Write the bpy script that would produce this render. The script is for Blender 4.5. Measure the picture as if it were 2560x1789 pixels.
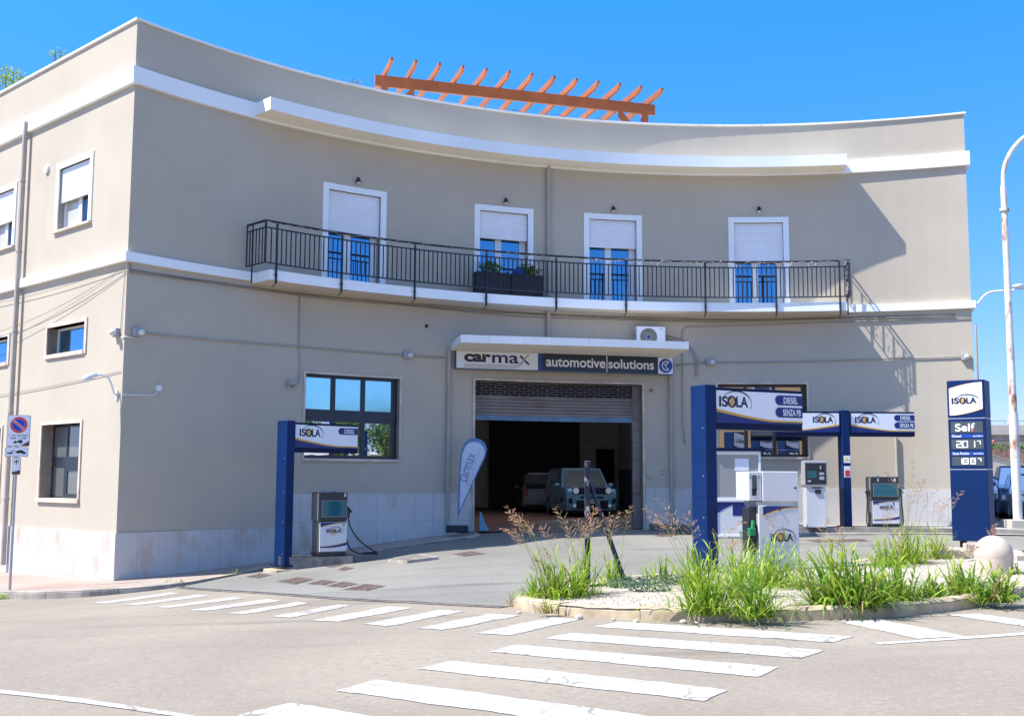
import bpy, bmesh, math, random
import numpy as np
from mathutils import Vector, Matrix
random.seed(7)
PI = math.pi
for o in list(bpy.data.objects): bpy.data.objects.remove(o)
SC = bpy.context.scene
COL = SC.collection

# ------------------------------------------------------------------ camera
FPX = 2803.0; TH = math.atan(303/2803.0); ROLL = 0.0041
cr, sr = math.cos(ROLL), math.sin(ROLL)
X0 = Vector((1,0,0)); U0 = Vector((0,-math.sin(TH),math.cos(TH))); FW = Vector((0,math.cos(TH),math.sin(TH)))
cam_d = bpy.data.cameras.new('camera'); cam = bpy.data.objects.new('camera', cam_d); COL.objects.link(cam)
rx = X0*cr + U0*sr; ux = U0*cr - X0*sr
cam.matrix_world = Matrix(((rx.x,ux.x,-FW.x,0),(rx.y,ux.y,-FW.y,0),(rx.z,ux.z,-FW.z,0),(0,0,0,1)))
cam_d.sensor_width = 36; cam_d.lens = FPX/2560*36; cam_d.clip_end = 5000; cam_d.clip_start = 0.1
SC.camera = cam
SC.render.resolution_x = 1024; SC.render.resolution_y = 715

# ------------------------------------------------------------------ world, sun, exposure
SUNV = Vector((-1.57,-0.40,2.22)).normalized()          # towards the sun
ELEV = math.asin(SUNV.z); AZ = math.atan2(SUNV.x, SUNV.y)
w = bpy.data.worlds.new('World'); SC.world = w; w.use_nodes = True
nt = w.node_tree; nt.nodes.clear()
sky = nt.nodes.new('ShaderNodeTexSky'); sky.sky_type = 'NISHITA'; sky.sun_disc = False
sky.sun_elevation = ELEV; sky.sun_rotation = AZ
sky.altitude = 0; sky.air_density = 1.0; sky.dust_density = 0.15; sky.ozone_density = 4.0
hs = nt.nodes.new('ShaderNodeHueSaturation'); hs.inputs['Saturation'].default_value = 1.38; hs.inputs['Value'].default_value = 1.0
bg = nt.nodes.new('ShaderNodeBackground'); bg.inputs['Strength'].default_value = 0.145
wo = nt.nodes.new('ShaderNodeOutputWorld')
# invented pale veil on the unseen upper sky, added to lift and neutralise shade
wtc = nt.nodes.new('ShaderNodeTexCoord'); wsp = nt.nodes.new('ShaderNodeSeparateXYZ'); nt.links.new(wtc.outputs['Generated'], wsp.inputs[0])
wmr = nt.nodes.new('ShaderNodeMapRange'); wmr.inputs[1].default_value = .44; wmr.inputs[2].default_value = .72; wmr.inputs[4].default_value = .30; nt.links.new(wsp.outputs[2], wmr.inputs[0])
wno = nt.nodes.new('ShaderNodeTexNoise'); wno.inputs['Scale'].default_value = 2.5; wno.inputs['Detail'].default_value = 6; nt.links.new(wtc.outputs['Generated'], wno.inputs['Vector'])
wn2 = nt.nodes.new('ShaderNodeMapRange'); wn2.inputs[1].default_value = .3; wn2.inputs[2].default_value = .7; wn2.inputs[3].default_value = .6; nt.links.new(wno.outputs[0], wn2.inputs[0])
wml = nt.nodes.new('ShaderNodeMath'); wml.operation = 'MULTIPLY'; nt.links.new(wmr.outputs[0], wml.inputs[0]); nt.links.new(wn2.outputs[0], wml.inputs[1])
wmx = nt.nodes.new('ShaderNodeMix'); wmx.data_type = 'RGBA'; wmx.inputs[7].default_value = (4.4,4.8,5.2,1)
nt.links.new(wml.outputs[0], wmx.inputs[0]); 
# deeper blue towards the horizon than the model sky gives
wh = nt.nodes.new('ShaderNodeMapRange'); wh.inputs[1].default_value = 0.0; wh.inputs[2].default_value = .40; nt.links.new(wsp.outputs[2], wh.inputs[0])
whm = nt.nodes.new('ShaderNodeMix'); whm.data_type = 'RGBA'; whm.inputs[6].default_value = (.30,.33,.62,1); whm.inputs[7].default_value = (1.0,.87,.93,1); nt.links.new(wh.outputs[0], whm.inputs[0])
whx = nt.nodes.new('ShaderNodeMix'); whx.data_type = 'RGBA'; whx.blend_type = 'MULTIPLY'; whx.inputs[0].default_value = 1; nt.links.new(hs.outputs[0], whx.inputs[6]); nt.links.new(whm.outputs[2], whx.inputs[7])
nt.links.new(whx.outputs[2], wmx.inputs[6])
nt.links.new(sky.outputs[0], hs.inputs['Color']); nt.links.new(wmx.outputs[2], bg.inputs[0]); nt.links.new(bg.outputs[0], wo.inputs[0])
sl = bpy.data.lights.new('sun','SUN'); sl.energy = 3.85; sl.angle = math.radians(0.5); sl.color = (1.0,0.955,0.88)
so = bpy.data.objects.new('sun', sl); COL.objects.link(so)
so.rotation_euler = SUNV.to_track_quat('Z','Y').to_euler()
SC.view_settings.view_transform = 'Standard'; SC.view_settings.look = 'None'; SC.view_settings.gamma = 1
SC.view_settings.exposure = 1.18
SC.render.engine = 'CYCLES'
SC.cycles.max_bounces = 8; SC.cycles.transparent_max_bounces = 12

# ------------------------------------------------------------------ pixel rays (photo pixels, 2560 wide) used to take measurements
def ray(px, py):
    u = px-1280.0; v = 894.5-py
    u2 = cr*u - sr*v; v2 = sr*u + cr*v
    d = Vector((u2, FPX*math.cos(TH)-v2*math.sin(TH), FPX*math.sin(TH)+v2*math.cos(TH)))
    return d/d.y
def aty(px, py, y): return ray(px,py)*y
# ground relief: thin plate spline through measured heights
CP = [(-20,26,-2.55),(-14,22,-2.38),(-9.6,21.3,-2.24),(-7.9,22.8,-2.17),(-6.2,24.9,-2.0),(-8.5,18.5,-2.16),(-4.7,25.0,-1.84),(-2.9,26.3,-1.6),(-1.2,27.6,-1.36),(1.3,28.9,-1.30),
      (3.5,29.4,-1.30),(5.5,28.5,-1.34),(9,28,-1.30),(12,27,-1.28),(17,28,-1.30),(17,38,-1.32),(0,36,-1.32),(-10,36,-2.0),(0.8,11.1,-1.42),(-1.6,6.8,-1.40),(3.0,10.2,-1.38),(-6.0,16.5,-1.86),(-3,14,-1.6),
      (-8,10,-1.62),(-16,12,-2.1),(-6,4,-1.5),(0,0,-1.36),(6,6,-1.3),(12,10,-1.25),(5,15,-1.40),(10,18,-1.30),(16,16,-1.25),(0,20,-1.52),(5,23,-1.40),(-15,2,-1.7),(-20,16,-2.4),(20,0,-1.2),(0,-6,-1.36)]
_c = np.array(CP,float); _n = len(_c)
def _phi(r): return np.where(r>1e-9, r*r*np.log(np.maximum(r,1e-9)), 0)
_K = _phi(np.hypot(_c[:,None,0]-_c[None,:,0], _c[:,None,1]-_c[None,:,1])) + 3.0*np.eye(_n)
_P = np.c_[np.ones(_n), _c[:,:2]]
_A = np.zeros((_n+3,_n+3)); _A[:_n,:_n]=_K; _A[:_n,_n:]=_P; _A[_n:,:_n]=_P.T
_w = np.linalg.solve(_A, np.r_[_c[:,2],0,0,0])
def G(x, y):
    x = min(max(x,-22),20); y = min(max(y,-6),38)
    r = np.hypot(_c[:,0]-x,_c[:,1]-y)
    return float(_phi(r)@_w[:_n] + _w[_n]+_w[_n+1]*x+_w[_n+2]*y)
def gp(px, py, h=0.0):
    d = ray(px,py); lo = 3.0; hi = 60.0; t = 3.0
    while t < 60:
        if t*d.z < G(t*d.x,t)+h: hi = t; lo = t-.5; break
        t += .5
    for _ in range(25):
        m = (lo+hi)/2
        if m*d.z < G(m*d.x,m)+h: hi = m
        else: lo = m
    return d*hi

# ------------------------------------------------------------------ materials
def _mat(name):
    m = bpy.data.materials.new(name); m.use_nodes = True
    n = m.node_tree; b = n.nodes['Principled BSDF']; return m, n, b
def mix_noise(n, c1, c2, scale, detail=5, lo=.35, hi=.65, coord='Object', stretch=None, rough=.55):
    tc = n.nodes.new('ShaderNodeTexCoord'); src = tc.outputs[coord]
    if stretch:
        mp = n.nodes.new('ShaderNodeMapping'); mp.inputs['Scale'].default_value = stretch; n.links.new(src, mp.inputs[0]); src = mp.outputs[0]
    t = n.nodes.new('ShaderNodeTexNoise'); t.inputs['Scale'].default_value = scale; t.inputs['Detail'].default_value = detail; t.inputs['Roughness'].default_value = rough
    n.links.new(src, t.inputs['Vector'])
    r = n.nodes.new('ShaderNodeMapRange'); r.inputs[1].default_value = lo; r.inputs[2].default_value = hi; n.links.new(t.outputs[0], r.inputs[0])
    mx = n.nodes.new('ShaderNodeMix'); mx.data_type = 'RGBA'
    n.links.new(r.outputs[0], mx.inputs[0])
    for i, c in ((6,c1),(7,c2)):
        if isinstance(c, tuple): mx.inputs[i].default_value = (*c,1)
        else: n.links.new(c, mx.inputs[i])
    return mx.outputs[2]
def bump(n, b, scale, strength, dist=.01, coord='Object', detail=4, stretch=None):
    tc = n.nodes.new('ShaderNodeTexCoord'); src = tc.outputs[coord]
    if stretch:
        mp = n.nodes.new('ShaderNodeMapping'); mp.inputs['Scale'].default_value = stretch; n.links.new(src, mp.inputs[0]); src = mp.outputs[0]
    t = n.nodes.new('ShaderNodeTexNoise'); t.inputs['Scale'].default_value = scale; t.inputs['Detail'].default_value = detail
    n.links.new(src, t.inputs['Vector'])
    bp = n.nodes.new('ShaderNodeBump'); bp.inputs['Strength'].default_value = strength; bp.inputs['Distance'].default_value = dist
    n.links.new(t.outputs[0], bp.inputs['Height']); n.links.new(bp.outputs[0], b.inputs['Normal'])
def plain(name, c, rough=.5, metal=0, var=.12, scale=3, bmp=0, coat=0, spec=.5, coord='Object', stretch=None):
    m, n, b = _mat(name)
    d = tuple(max(0,x*(1-var)) for x in c); l = tuple(min(1,x*(1+var)) for x in c)
    n.links.new(mix_noise(n, d, l, scale, coord=coord, stretch=stretch), b.inputs['Base Color'])
    b.inputs['Roughness'].default_value = rough; b.inputs['Metallic'].default_value = metal
    b.inputs['Coat Weight'].default_value = coat; b.inputs['Specular IOR Level'].default_value = spec
    if bmp: bump(n, b, 60, bmp, .005)
    return m
def wall_paint(name, c, stain=.045):
    m, n, b = _mat(name)
    a = mix_noise(n, tuple(x*.965 for x in c), tuple(x*1.03 for x in c), .7, 6)
    # faint vertical rain streaks
    s = mix_noise(n, a, tuple(x*(1-stain) for x in c), 1.0, 5, .60, .80, stretch=(2.6,2.6,.22))
    k = mix_noise(n, s, tuple(min(1,x*1.06) for x in c), .35, 3, .50, .78)
    n.links.new(k, b.inputs['Base Color']); b.inputs['Roughness'].default_value = .9; b.inputs['Specular IOR Level'].default_value = .2
    bump(n, b, 35, .12, .01)
    return m
def glass_mat(name, tint, refl=.62, rough=.015, wob=0.02, body=(.02,.03,.04)):
    m, n, b = _mat(name); n.nodes.remove(b)
    out = n.nodes['Material Output']
    g = n.nodes.new('ShaderNodeBsdfGlossy'); g.inputs['Color'].default_value = (*tint,1); g.inputs['Roughness'].default_value = rough
    d = n.nodes.new('ShaderNodeBsdfDiffuse'); d.inputs['Color'].default_value = (*body,1)
    mx = n.nodes.new('ShaderNodeMixShader')
    lw = n.nodes.new('ShaderNodeFresnel'); lw.inputs[0].default_value = 1.5
    ad = n.nodes.new('ShaderNodeMath'); ad.operation = 'ADD'; ad.use_clamp = True; ad.inputs[1].default_value = refl; n.links.new(lw.outputs[0], ad.inputs[0])
    n.links.new(ad.outputs[0], mx.inputs[0]); n.links.new(d.outputs[0], mx.inputs[1]); n.links.new(g.outputs[0], mx.inputs[2]); n.links.new(mx.outputs[0], out.inputs[0])
    if wob:
        t = n.nodes.new('ShaderNodeTexNoise'); t.inputs['Scale'].default_value = 1.5
        tc = n.nodes.new('ShaderNodeTexCoord'); n.links.new(tc.outputs['Object'], t.inputs['Vector'])
        bp = n.nodes.new('ShaderNodeBump'); bp.inputs['Strength'].default_value = wob; bp.inputs['Distance'].default_value = .1
        n.links.new(t.outputs[0], bp.inputs['Height']); n.links.new(bp.outputs[0], g.inputs['Normal'])
    return m
M = {}
M['wall'] = wall_paint('beige_grey_plaster', (.475,.42,.335))
M['white'] = wall_paint('white_plaster', (.82,.85,.86), .04)
M['soffit'] = wall_paint('bounce_tinted_plaster', (.92,.82,.66), .05)  # warm ground bounce on the undersides is put into this colour
M['soffit_low'] = wall_paint('shade_toned_balcony_soffit', (.66,.58,.46), .05)  # darker soffit copy, the shade under the balcony is in its colour
def mk_concrete_white():
    m, n, b = _mat('weathered_white_concrete')
    a = mix_noise(n, (.76,.76,.76), (.82,.82,.81), 1.2, 6)
    s = mix_noise(n, a, (.50,.47,.43), 1.0, 6, .60, .75, stretch=(9,9,.8))
    n.links.new(s, b.inputs['Base Color']); b.inputs['Roughness'].default_value = .9; bump(n,b,25,.2,.01); return m
M['concrete_white'] = mk_concrete_white()
def mk_plinth():
    m, n, b = _mat('travertine_cladding')
    tc = n.nodes.new('ShaderNodeTexCoord')
    br = n.nodes.new('ShaderNodeTexBrick'); br.offset = 0; br.inputs['Scale'].default_value = 1
    br.inputs['Brick Width'].default_value = .5; br.inputs['Row Height'].default_value = 1.02; br.inputs['Mortar Size'].default_value = .006
    br.inputs['Color1'].default_value = (.56,.55,.53,1); br.inputs['Color2'].default_value = (.52,.50,.48,1); br.inputs['Mortar'].default_value = (.33,.29,.26,1)
    n.links.new(tc.outputs['UV'], br.inputs['Vector'])
    a = mix_noise(n, br.outputs[0], (.60,.57,.54), .9, 5, .45, .7)
    s = mix_noise(n, a, (.46,.33,.21), 1.3, 7, .54, .74, stretch=(1.2,1.2,.8))
    n.links.new(s, b.inputs['Base Color']); b.inputs['Roughness'].default_value = .6; bump(n,b,30,.08,.01); return m
M['plinth'] = mk_plinth()
def mk_asphalt(name, c, var=.12, seams=True):
    m, n, b = _mat(name)
    a = mix_noise(n, tuple(x*(1-var) for x in c), tuple(x*(1+var) for x in c), .35, 8, .38, .62, stretch=(1,.55,1))
    g = mix_noise(n, a, tuple(x*.62 for x in c), 55, 3, .58, .72)
    g2 = mix_noise(n, g, tuple(min(1,x*1.5) for x in c), 75, 2, .62, .74)
    s = mix_noise(n, g2, tuple(x*.80 for x in c), .8, 6, .56, .80, stretch=(.35,1.5,1))
    p = mix_noise(n, s, tuple(min(1,x*1.16) for x in c), .22, 4, .50, .70)
    p = mix_noise(n, p, tuple(x*.80 for x in c), 14, 6, .50, .74, )
    p = mix_noise(n, p, tuple(min(1,x*1.22) for x in c), 22, 5, .55, .75)
    p = mix_noise(n, p, tuple(x*.70 for x in c), .5, 7, .60, .72, stretch=(.5,2.2,1))
    n.links.new(p, b.inputs['Base Color']); b.inputs['Roughness'].default_value = .92; b.inputs['Specular IOR Level'].default_value = .2
    bump(n, b, 90, .35, .006); return m
M['road'] = mk_asphalt('worn_beige_asphalt', (.285,.245,.195))
M['forecourt'] = mk_asphalt('grey_forecourt_asphalt', (.222,.212,.188), .16)
def mk_paint(name='cracked_road_paint', c0=(.46,.45,.42), c1=(.54,.53,.50), thr=.60):
    m, n, b = _mat(name)
    tc = n.nodes.new('ShaderNodeTexCoord')
    no = n.nodes.new('ShaderNodeTexNoise'); no.inputs['Scale'].default_value = 4; n.links.new(tc.outputs['Object'], no.inputs['Vector'])
    mxv = n.nodes.new('ShaderNodeMix'); mxv.data_type = 'RGBA'; mxv.inputs[0].default_value = .16
    n.links.new(tc.outputs['Object'], mxv.inputs[6]); n.links.new(no.outputs[1], mxv.inputs[7])
    v = n.nodes.new('ShaderNodeTexVoronoi'); v.feature = 'DISTANCE_TO_EDGE'; v.inputs['Scale'].default_value = 4.2
    n.links.new(mxv.outputs[2], v.inputs['Vector'])
    r = n.nodes.new('ShaderNodeMapRange'); r.inputs[1].default_value = .015; r.inputs[2].default_value = .055; n.links.new(v.outputs[0], r.inputs[0])
    n2 = n.nodes.new('ShaderNodeTexNoise'); n2.inputs['Scale'].default_value = .9; n2.inputs['Detail'].default_value = 4; n.links.new(tc.outputs['Object'], n2.inputs['Vector'])
    r2 = n.nodes.new('ShaderNodeMapRange'); r2.inputs[1].default_value = .60; r2.inputs[2].default_value = .50; n.links.new(n2.outputs[0], r2.inputs[0])
    mxm = n.nodes.new('ShaderNodeMath'); mxm.operation = 'MAXIMUM'; n.links.new(r.outputs[0], mxm.inputs[0]); n.links.new(r2.outputs[0], mxm.inputs[1])
    w1 = mix_noise(n, c0, c1, 2.2, 6)
    w2 = mix_noise(n, w1, (.52,.48,.44), 28, 4, .60, .72)
    w3 = mix_noise(n, w2, (.33,.29,.26), 9, 7, thr, thr+.05)
    mx = n.nodes.new('ShaderNodeMix'); mx.data_type = 'RGBA'; n.links.new(mxm.outputs[0], mx.inputs[0]); mx.inputs[6].default_value = (.25,.22,.19,1); n.links.new(w3, mx.inputs[7])
    n.links.new(mx.outputs[2], b.inputs['Base Color']); b.inputs['Roughness'].default_value = .8; bump(n,b,60,.2,.004); return m
M['paint'] = mk_paint()
M['paint_faded'] = mk_paint('faded_road_paint', (.40,.385,.35), (.48,.465,.43), .55)
def mk_pavement():
    m, n, b = _mat('pavement_tiles')
    tc = n.nodes.new('ShaderNodeTexCoord'); mp = n.nodes.new('ShaderNodeMapping'); mp.inputs['Rotation'].default_value = (0,0,.75); n.links.new(tc.outputs['Object'], mp.inputs[0])
    br = n.nodes.new('ShaderNodeTexBrick'); br.offset = .5; br.inputs['Scale'].default_value = 1
    br.inputs['Brick Width'].default_value = .25; br.inputs['Row Height'].default_value = .25; br.inputs['Mortar Size'].default_value = .006
    br.inputs['Color1'].default_value = (.38,.27,.215,1); br.inputs['Color2'].default_value = (.33,.235,.19,1); br.inputs['Mortar'].default_value = (.25,.20,.17,1)
    n.links.new(mp.outputs[0], br.inputs['Vector'])
    a = mix_noise(n, br.outputs[0], (.37,.32,.27), .5, 6, .40, .72)
    n.links.new(a, b.inputs['Base Color']); b.inputs['Roughness'].default_value = .9; bump(n,b,40,.15,.005); return m
M['pavement'] = mk_pavement()
M['pave_conc'] = plain('pavement_concrete', (.33,.30,.265), .9, var=.18, scale=.8, bmp=.3)
M['kerb'] = plain('kerb_stone', (.36,.32,.27), .9, var=.3, scale=2.5, bmp=.6)
M['kerb_dark'] = plain('weathered_kerb', (.20,.19,.17), .9, var=.4, scale=3, bmp=.5)
M['kerb_yellow'] = plain('limestone_kerb', (.50,.40,.27), .9, var=.28, scale=3, bmp=.6)
M['gravel'] = plain('white_gravel', (.43,.365,.30), .95, var=.22, scale=25, bmp=1.0)
M['pebble'] = plain('pebble', (.52,.45,.38), .9, var=.2, scale=4)
M['stone_white'] = plain('white_stone', (.52,.43,.35), .9, var=.12, scale=2.5, bmp=.4)
M['surround'] = plain('beige_stone_surround', (.58,.49,.40), .7, var=.18, scale=3, bmp=.2)
M['shutter'] = plain('white_roller_shutter', (.86,.86,.88), .45, var=.03, scale=2)
M['pvc'] = plain('white_window_frame', (.78,.78,.79), .35, var=.02)
M['navy_frame'] = plain('dark_navy_window_frame', (.018,.024,.040), .35, var=.2)
M['brown_frame'] = plain('dark_brown_window_frame', (.05,.033,.026), .4, var=.2)
M['glass_blue'] = glass_mat('window_glass', (.32,.66,.90), .46, .01, .006)
M['glass_frost'] = glass_mat('upper_frosted_glass', (.52,.95,.98), .62, .10, .03, (.05,.10,.12))
M['glass_clear'] = glass_mat('clear_reflective_glass', (.85,.9,.95), .55, .01, .006)
M['curtain'] = glass_mat('glass_over_white_curtain', (.8,.85,.9), .05, .03, 0, (.52,.50,.46))
M['glass_booth'] = glass_mat('booth_glass_grey_reflection', (.75,.85,.95), .12, .02, 0, (.26,.29,.31))  # grey body colour stands in for a reflected grey car
M['glass_dark'] = glass_mat('dark_glass', (.7,.8,.9), .08, .02, 0, (.01,.012,.015))
M['glass_old'] = glass_mat('old_side_glass', (.55,.6,.62), .22, .12, .03, (.14,.15,.15))
M['rail'] = plain('navy_black_iron', (.020,.024,.040), .45, metal=.3, var=.3)
M['pipe'] = plain('beige_painted_pipe', (.39,.355,.31), .6, var=.08)
M['conduit'] = plain('grey_conduit', (.36,.34,.31), .6, var=.1)
M['cable'] = plain('dusty_cable', (.22,.19,.16), .7, var=.2)
M['darkcable'] = plain('dark_cable', (.07,.065,.06), .7, var=.2)
M['plastic_white'] = plain('white_plastic', (.72,.73,.76), .4, var=.04)
M['plastic_grey'] = plain('grey_plastic', (.35,.35,.36), .5, var=.05)
M['lamp_glass'] = plain('milky_lamp_glass', (.62,.62,.60), .2, var=.05)
M['black'] = plain('black_plastic', (.012,.012,.014), .4, var=.2)
M['rubber'] = plain('black_rubber', (.015,.015,.016), .8, var=.2)
M['dark'] = plain('dark_interior', (.02,.02,.024), .9)
M['wood'] = plain('orange_stained_wood', (.31,.098,.028), .6, var=.14, scale=1.2, bmp=.1)
def mk_shut():
    m, n, b = _mat('rusty_garage_shutter')
    a = mix_noise(n, (.20,.175,.16), (.27,.24,.22), 1.5, 6)
    s = mix_noise(n, a, (.16,.11,.085), 1.3, 7, .56, .74, stretch=(.8,.8,7))
    n.links.new(s, b.inputs['Base Color']); b.inputs['Roughness'].default_value = .6; b.inputs['Metallic'].default_value = .3; return m
M['garage_shutter'] = mk_shut()
M['shutter_bar'] = plain('blue_grey_shutter_bar', (.13,.22,.30), .5, metal=.3, var=.2)
M['blue'] = plain('navy_blue_paint', (.001,.019,.090), .5, var=.12, scale=1.5, spec=.2)
M['blue_dark'] = plain('dark_navy_paint', (.001,.007,.040), .5, spec=.2, var=.10)
M['logo_navy'] = plain('navy_print', (.003,.006,.04), .5, var=0)
M['logo_blue'] = plain('blue_print', (.003,.018,.145), .4, var=0)
M['mid_blue'] = plain('bright_blue_print', (.008,.05,.30), .4, var=0)
M['gold'] = plain('gold_print', (.62,.34,.02), .45, var=.05)
M['sign_white'] = plain('white_sign_face', (.74,.75,.79), .35, var=.03, scale=1)
M['sign_silver'] = plain('silver_print', (.38,.40,.42), .4, var=0)
M['sign_black'] = plain('sign_dark_navy', (.012,.020,.042), .3, var=.1)
M['red'] = plain('red_print', (.60,.04,.04), .45, var=.05)
M['brown_dirt'] = plain('dark_brown_print', (.10,.04,.04), .5, var=.2)
M['yellow'] = plain('yellow_print', (.75,.55,.05), .5, var=.03)
M['steel'] = plain('galvanised_steel', (.42,.43,.44), .4, metal=.7, var=.15)
M['pump_white'] = plain('white_pump_enamel', (.60,.61,.63), .3, var=.05, scale=1.5, coat=.2)
M['pump_grey'] = plain('grey_pump_side', (.16,.155,.15), .45, var=.15)
M['pump_dark'] = plain('dark_pump_head', (.022,.022,.028), .35, var=.15)
M['screen'] = glass_mat('pump_screen', (.6,.8,.9), .02, .05, 0, (.015,.10,.14))
M['lcd'] = plain('lcd_panel', (.060,.075,.085), .3, var=.05)
M['green'] = plain('green_nozzle', (.01,.22,.08), .4, var=.05)
M['rust'] = plain('rusty_iron', (.24,.17,.135), .85, metal=.2, var=.4, scale=9, bmp=.5)
M['rust_cover'] = plain('rusty_manhole', (.185,.165,.15), .85, metal=.1, var=.35, scale=6, bmp=.4)
def mk_lamp():
    m, n, b = _mat('rust_stained_white_pole')
    a = mix_noise(n, (.66,.62,.56), (.72,.70,.66), 2, 5)
    s = mix_noise(n, a, (.34,.14,.06), 1.3, 6, .53, .62, stretch=(2.2,2.2,.8))
    n.links.new(s, b.inputs['Base Color']); b.inputs['Roughness'].default_value = .6; return m
M['lamp_pole'] = mk_lamp()
def mk_frame():
    m, n, b = _mat('chipped_navy_post')
    s = mix_noise(n, (.010,.015,.040), (.40,.38,.38), 5, 6, .56, .62, stretch=(2,2,.7))
    s2 = mix_noise(n, s, (.30,.13,.06), 4, 6, .63, .68)
    n.links.new(s2, b.inputs['Base Color']); b.inputs['Roughness'].default_value = .35; b.inputs['Metallic'].default_value = .2; return m
M['chipped'] = mk_frame()
def emis(name, c, s):
    m, n, b = _mat(name); b.inputs['Base Color'].default_value = (*c,1); b.inputs['Emission Color'].default_value = (*c,1); b.inputs['Emission Strength'].default_value = s; return m
M['led'] = emis('white_led_segments', (.85,.85,.85), .35)
M['led_red'] = emis('red_led_segments', (.75,.06,.05), .3)
def leafmat(name, c1, c2, trans=.35):
    m, n, b = _mat(name); out = n.nodes['Material Output']
    c = mix_noise(n, c1, c2, 7, 3, .3, .7)
    n.links.new(c, b.inputs['Base Color']); b.inputs['Roughness'].default_value = .5; b.inputs['Specular IOR Level'].default_value = .3
    t = n.nodes.new('ShaderNodeBsdfTranslucent'); n.links.new(c, t.inputs[0])
    mx = n.nodes.new('ShaderNodeMixShader'); mx.inputs[0].default_value = trans
    n.links.new(b.outputs[0], mx.inputs[1]); n.links.new(t.outputs[0], mx.inputs[2]); n.links.new(mx.outputs[0], out.inputs[0]); return m
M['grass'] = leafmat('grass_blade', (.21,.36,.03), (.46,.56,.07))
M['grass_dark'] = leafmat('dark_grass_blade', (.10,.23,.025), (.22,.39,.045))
M['straw'] = leafmat('dry_blade', (.36,.28,.12), (.42,.34,.16))
M['seed'] = leafmat('reddish_seed_head', (.46,.20,.15), (.56,.38,.24), .3)
M['leaf'] = leafmat('leaf', (.05,.12,.02), (.16,.26,.03))
M['leaf_light'] = leafmat('yellow_green_leaf', (.16,.27,.03), (.36,.46,.06))
M['leaf_grey'] = leafmat('grey_green_leaf', (.14,.20,.15), (.22,.30,.2))
M['flower'] = plain('white_flower', (.8,.8,.78), .6, var=0)
M['bark'] = plain('bark', (.13,.09,.06), .9, var=.3, scale=8, bmp=.6)
M['car_teal'] = plain('teal_car_paint', (.19,.44,.64), .25, var=.03, coat=1, metal=.2)
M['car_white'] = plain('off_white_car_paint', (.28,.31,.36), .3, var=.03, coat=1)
M['car_blue'] = plain('blue_car_paint', (.03,.10,.22), .25, var=.03, coat=1, metal=.2)
M['car_grey'] = plain('blue_grey_car_paint', (.10,.15,.20), .25, var=.03, coat=1, metal=.2)
M['chrome'] = plain('chrome', (.6,.62,.65), .15, metal=1, var=0)
M['headlight'] = emis('headlight_lens', (.75,.85,.95), .05)
M['pump_beige'] = plain('grey_pump_frame', (.20,.19,.175), .45, var=.1)  # one grey-beige tone for every pump's screen frame
M['tail'] = plain('red_tail_lens', (.35,.02,.02), .2, var=0)
M['orange_wall'] = wall_paint('orange_stucco', (.62,.38,.17))
M['tile'] = plain('terracotta_floor', (.28,.13,.10), .45, var=.2, scale=4)
M['int_wall'] = plain('garage_wall', (.66,.66,.67), .9, var=.1)
M['int_blue'] = plain('blue_dado_wall', (.08,.18,.32), .8, var=.1)
M['int_dark'] = plain('dark_rear_shutter', (.035,.035,.04), .7, var=.2, stretch=(1,1,9), scale=2)
M['skin'] = plain('skin', (.45,.27,.19), .6, var=.05)
M['cloth_white'] = plain('white_shirt', (.70,.72,.78), .8, var=.05)
M['cloth_blue'] = plain('blue_trousers', (.12,.17,.30), .8, var=.1)
M['cloth_red'] = plain('red_shirt', (.45,.06,.05), .8, var=.1)
M['hair'] = plain('dark_hair', (.03,.02,.015), .7, var=.1)
M['brick'] = plain('red_brick_wall', (.42,.20,.14), .9, var=.15, scale=3)
M['bridge'] = plain('beige_concrete', (.56,.49,.41), .9, var=.1, scale=.6)
M['bridge_dark'] = plain('grey_concrete', (.30,.29,.27), .9, var=.15, scale=.6)
M['tow'] = plain('banner_blue', (.11,.20,.33), .7, var=.05)
M['banner'] = plain('banner_cloth', (.52,.56,.66), .8, var=.05)
M['stripe_blue'] = plain('awning_blue', (.05,.16,.38), .8, var=.05)
M['planter'] = plain('dark_planter', (.016,.018,.030), .6, var=.15)
M['tarp'] = plain('light_blue_sheet', (.16,.34,.45), .6, var=.1)

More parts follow.
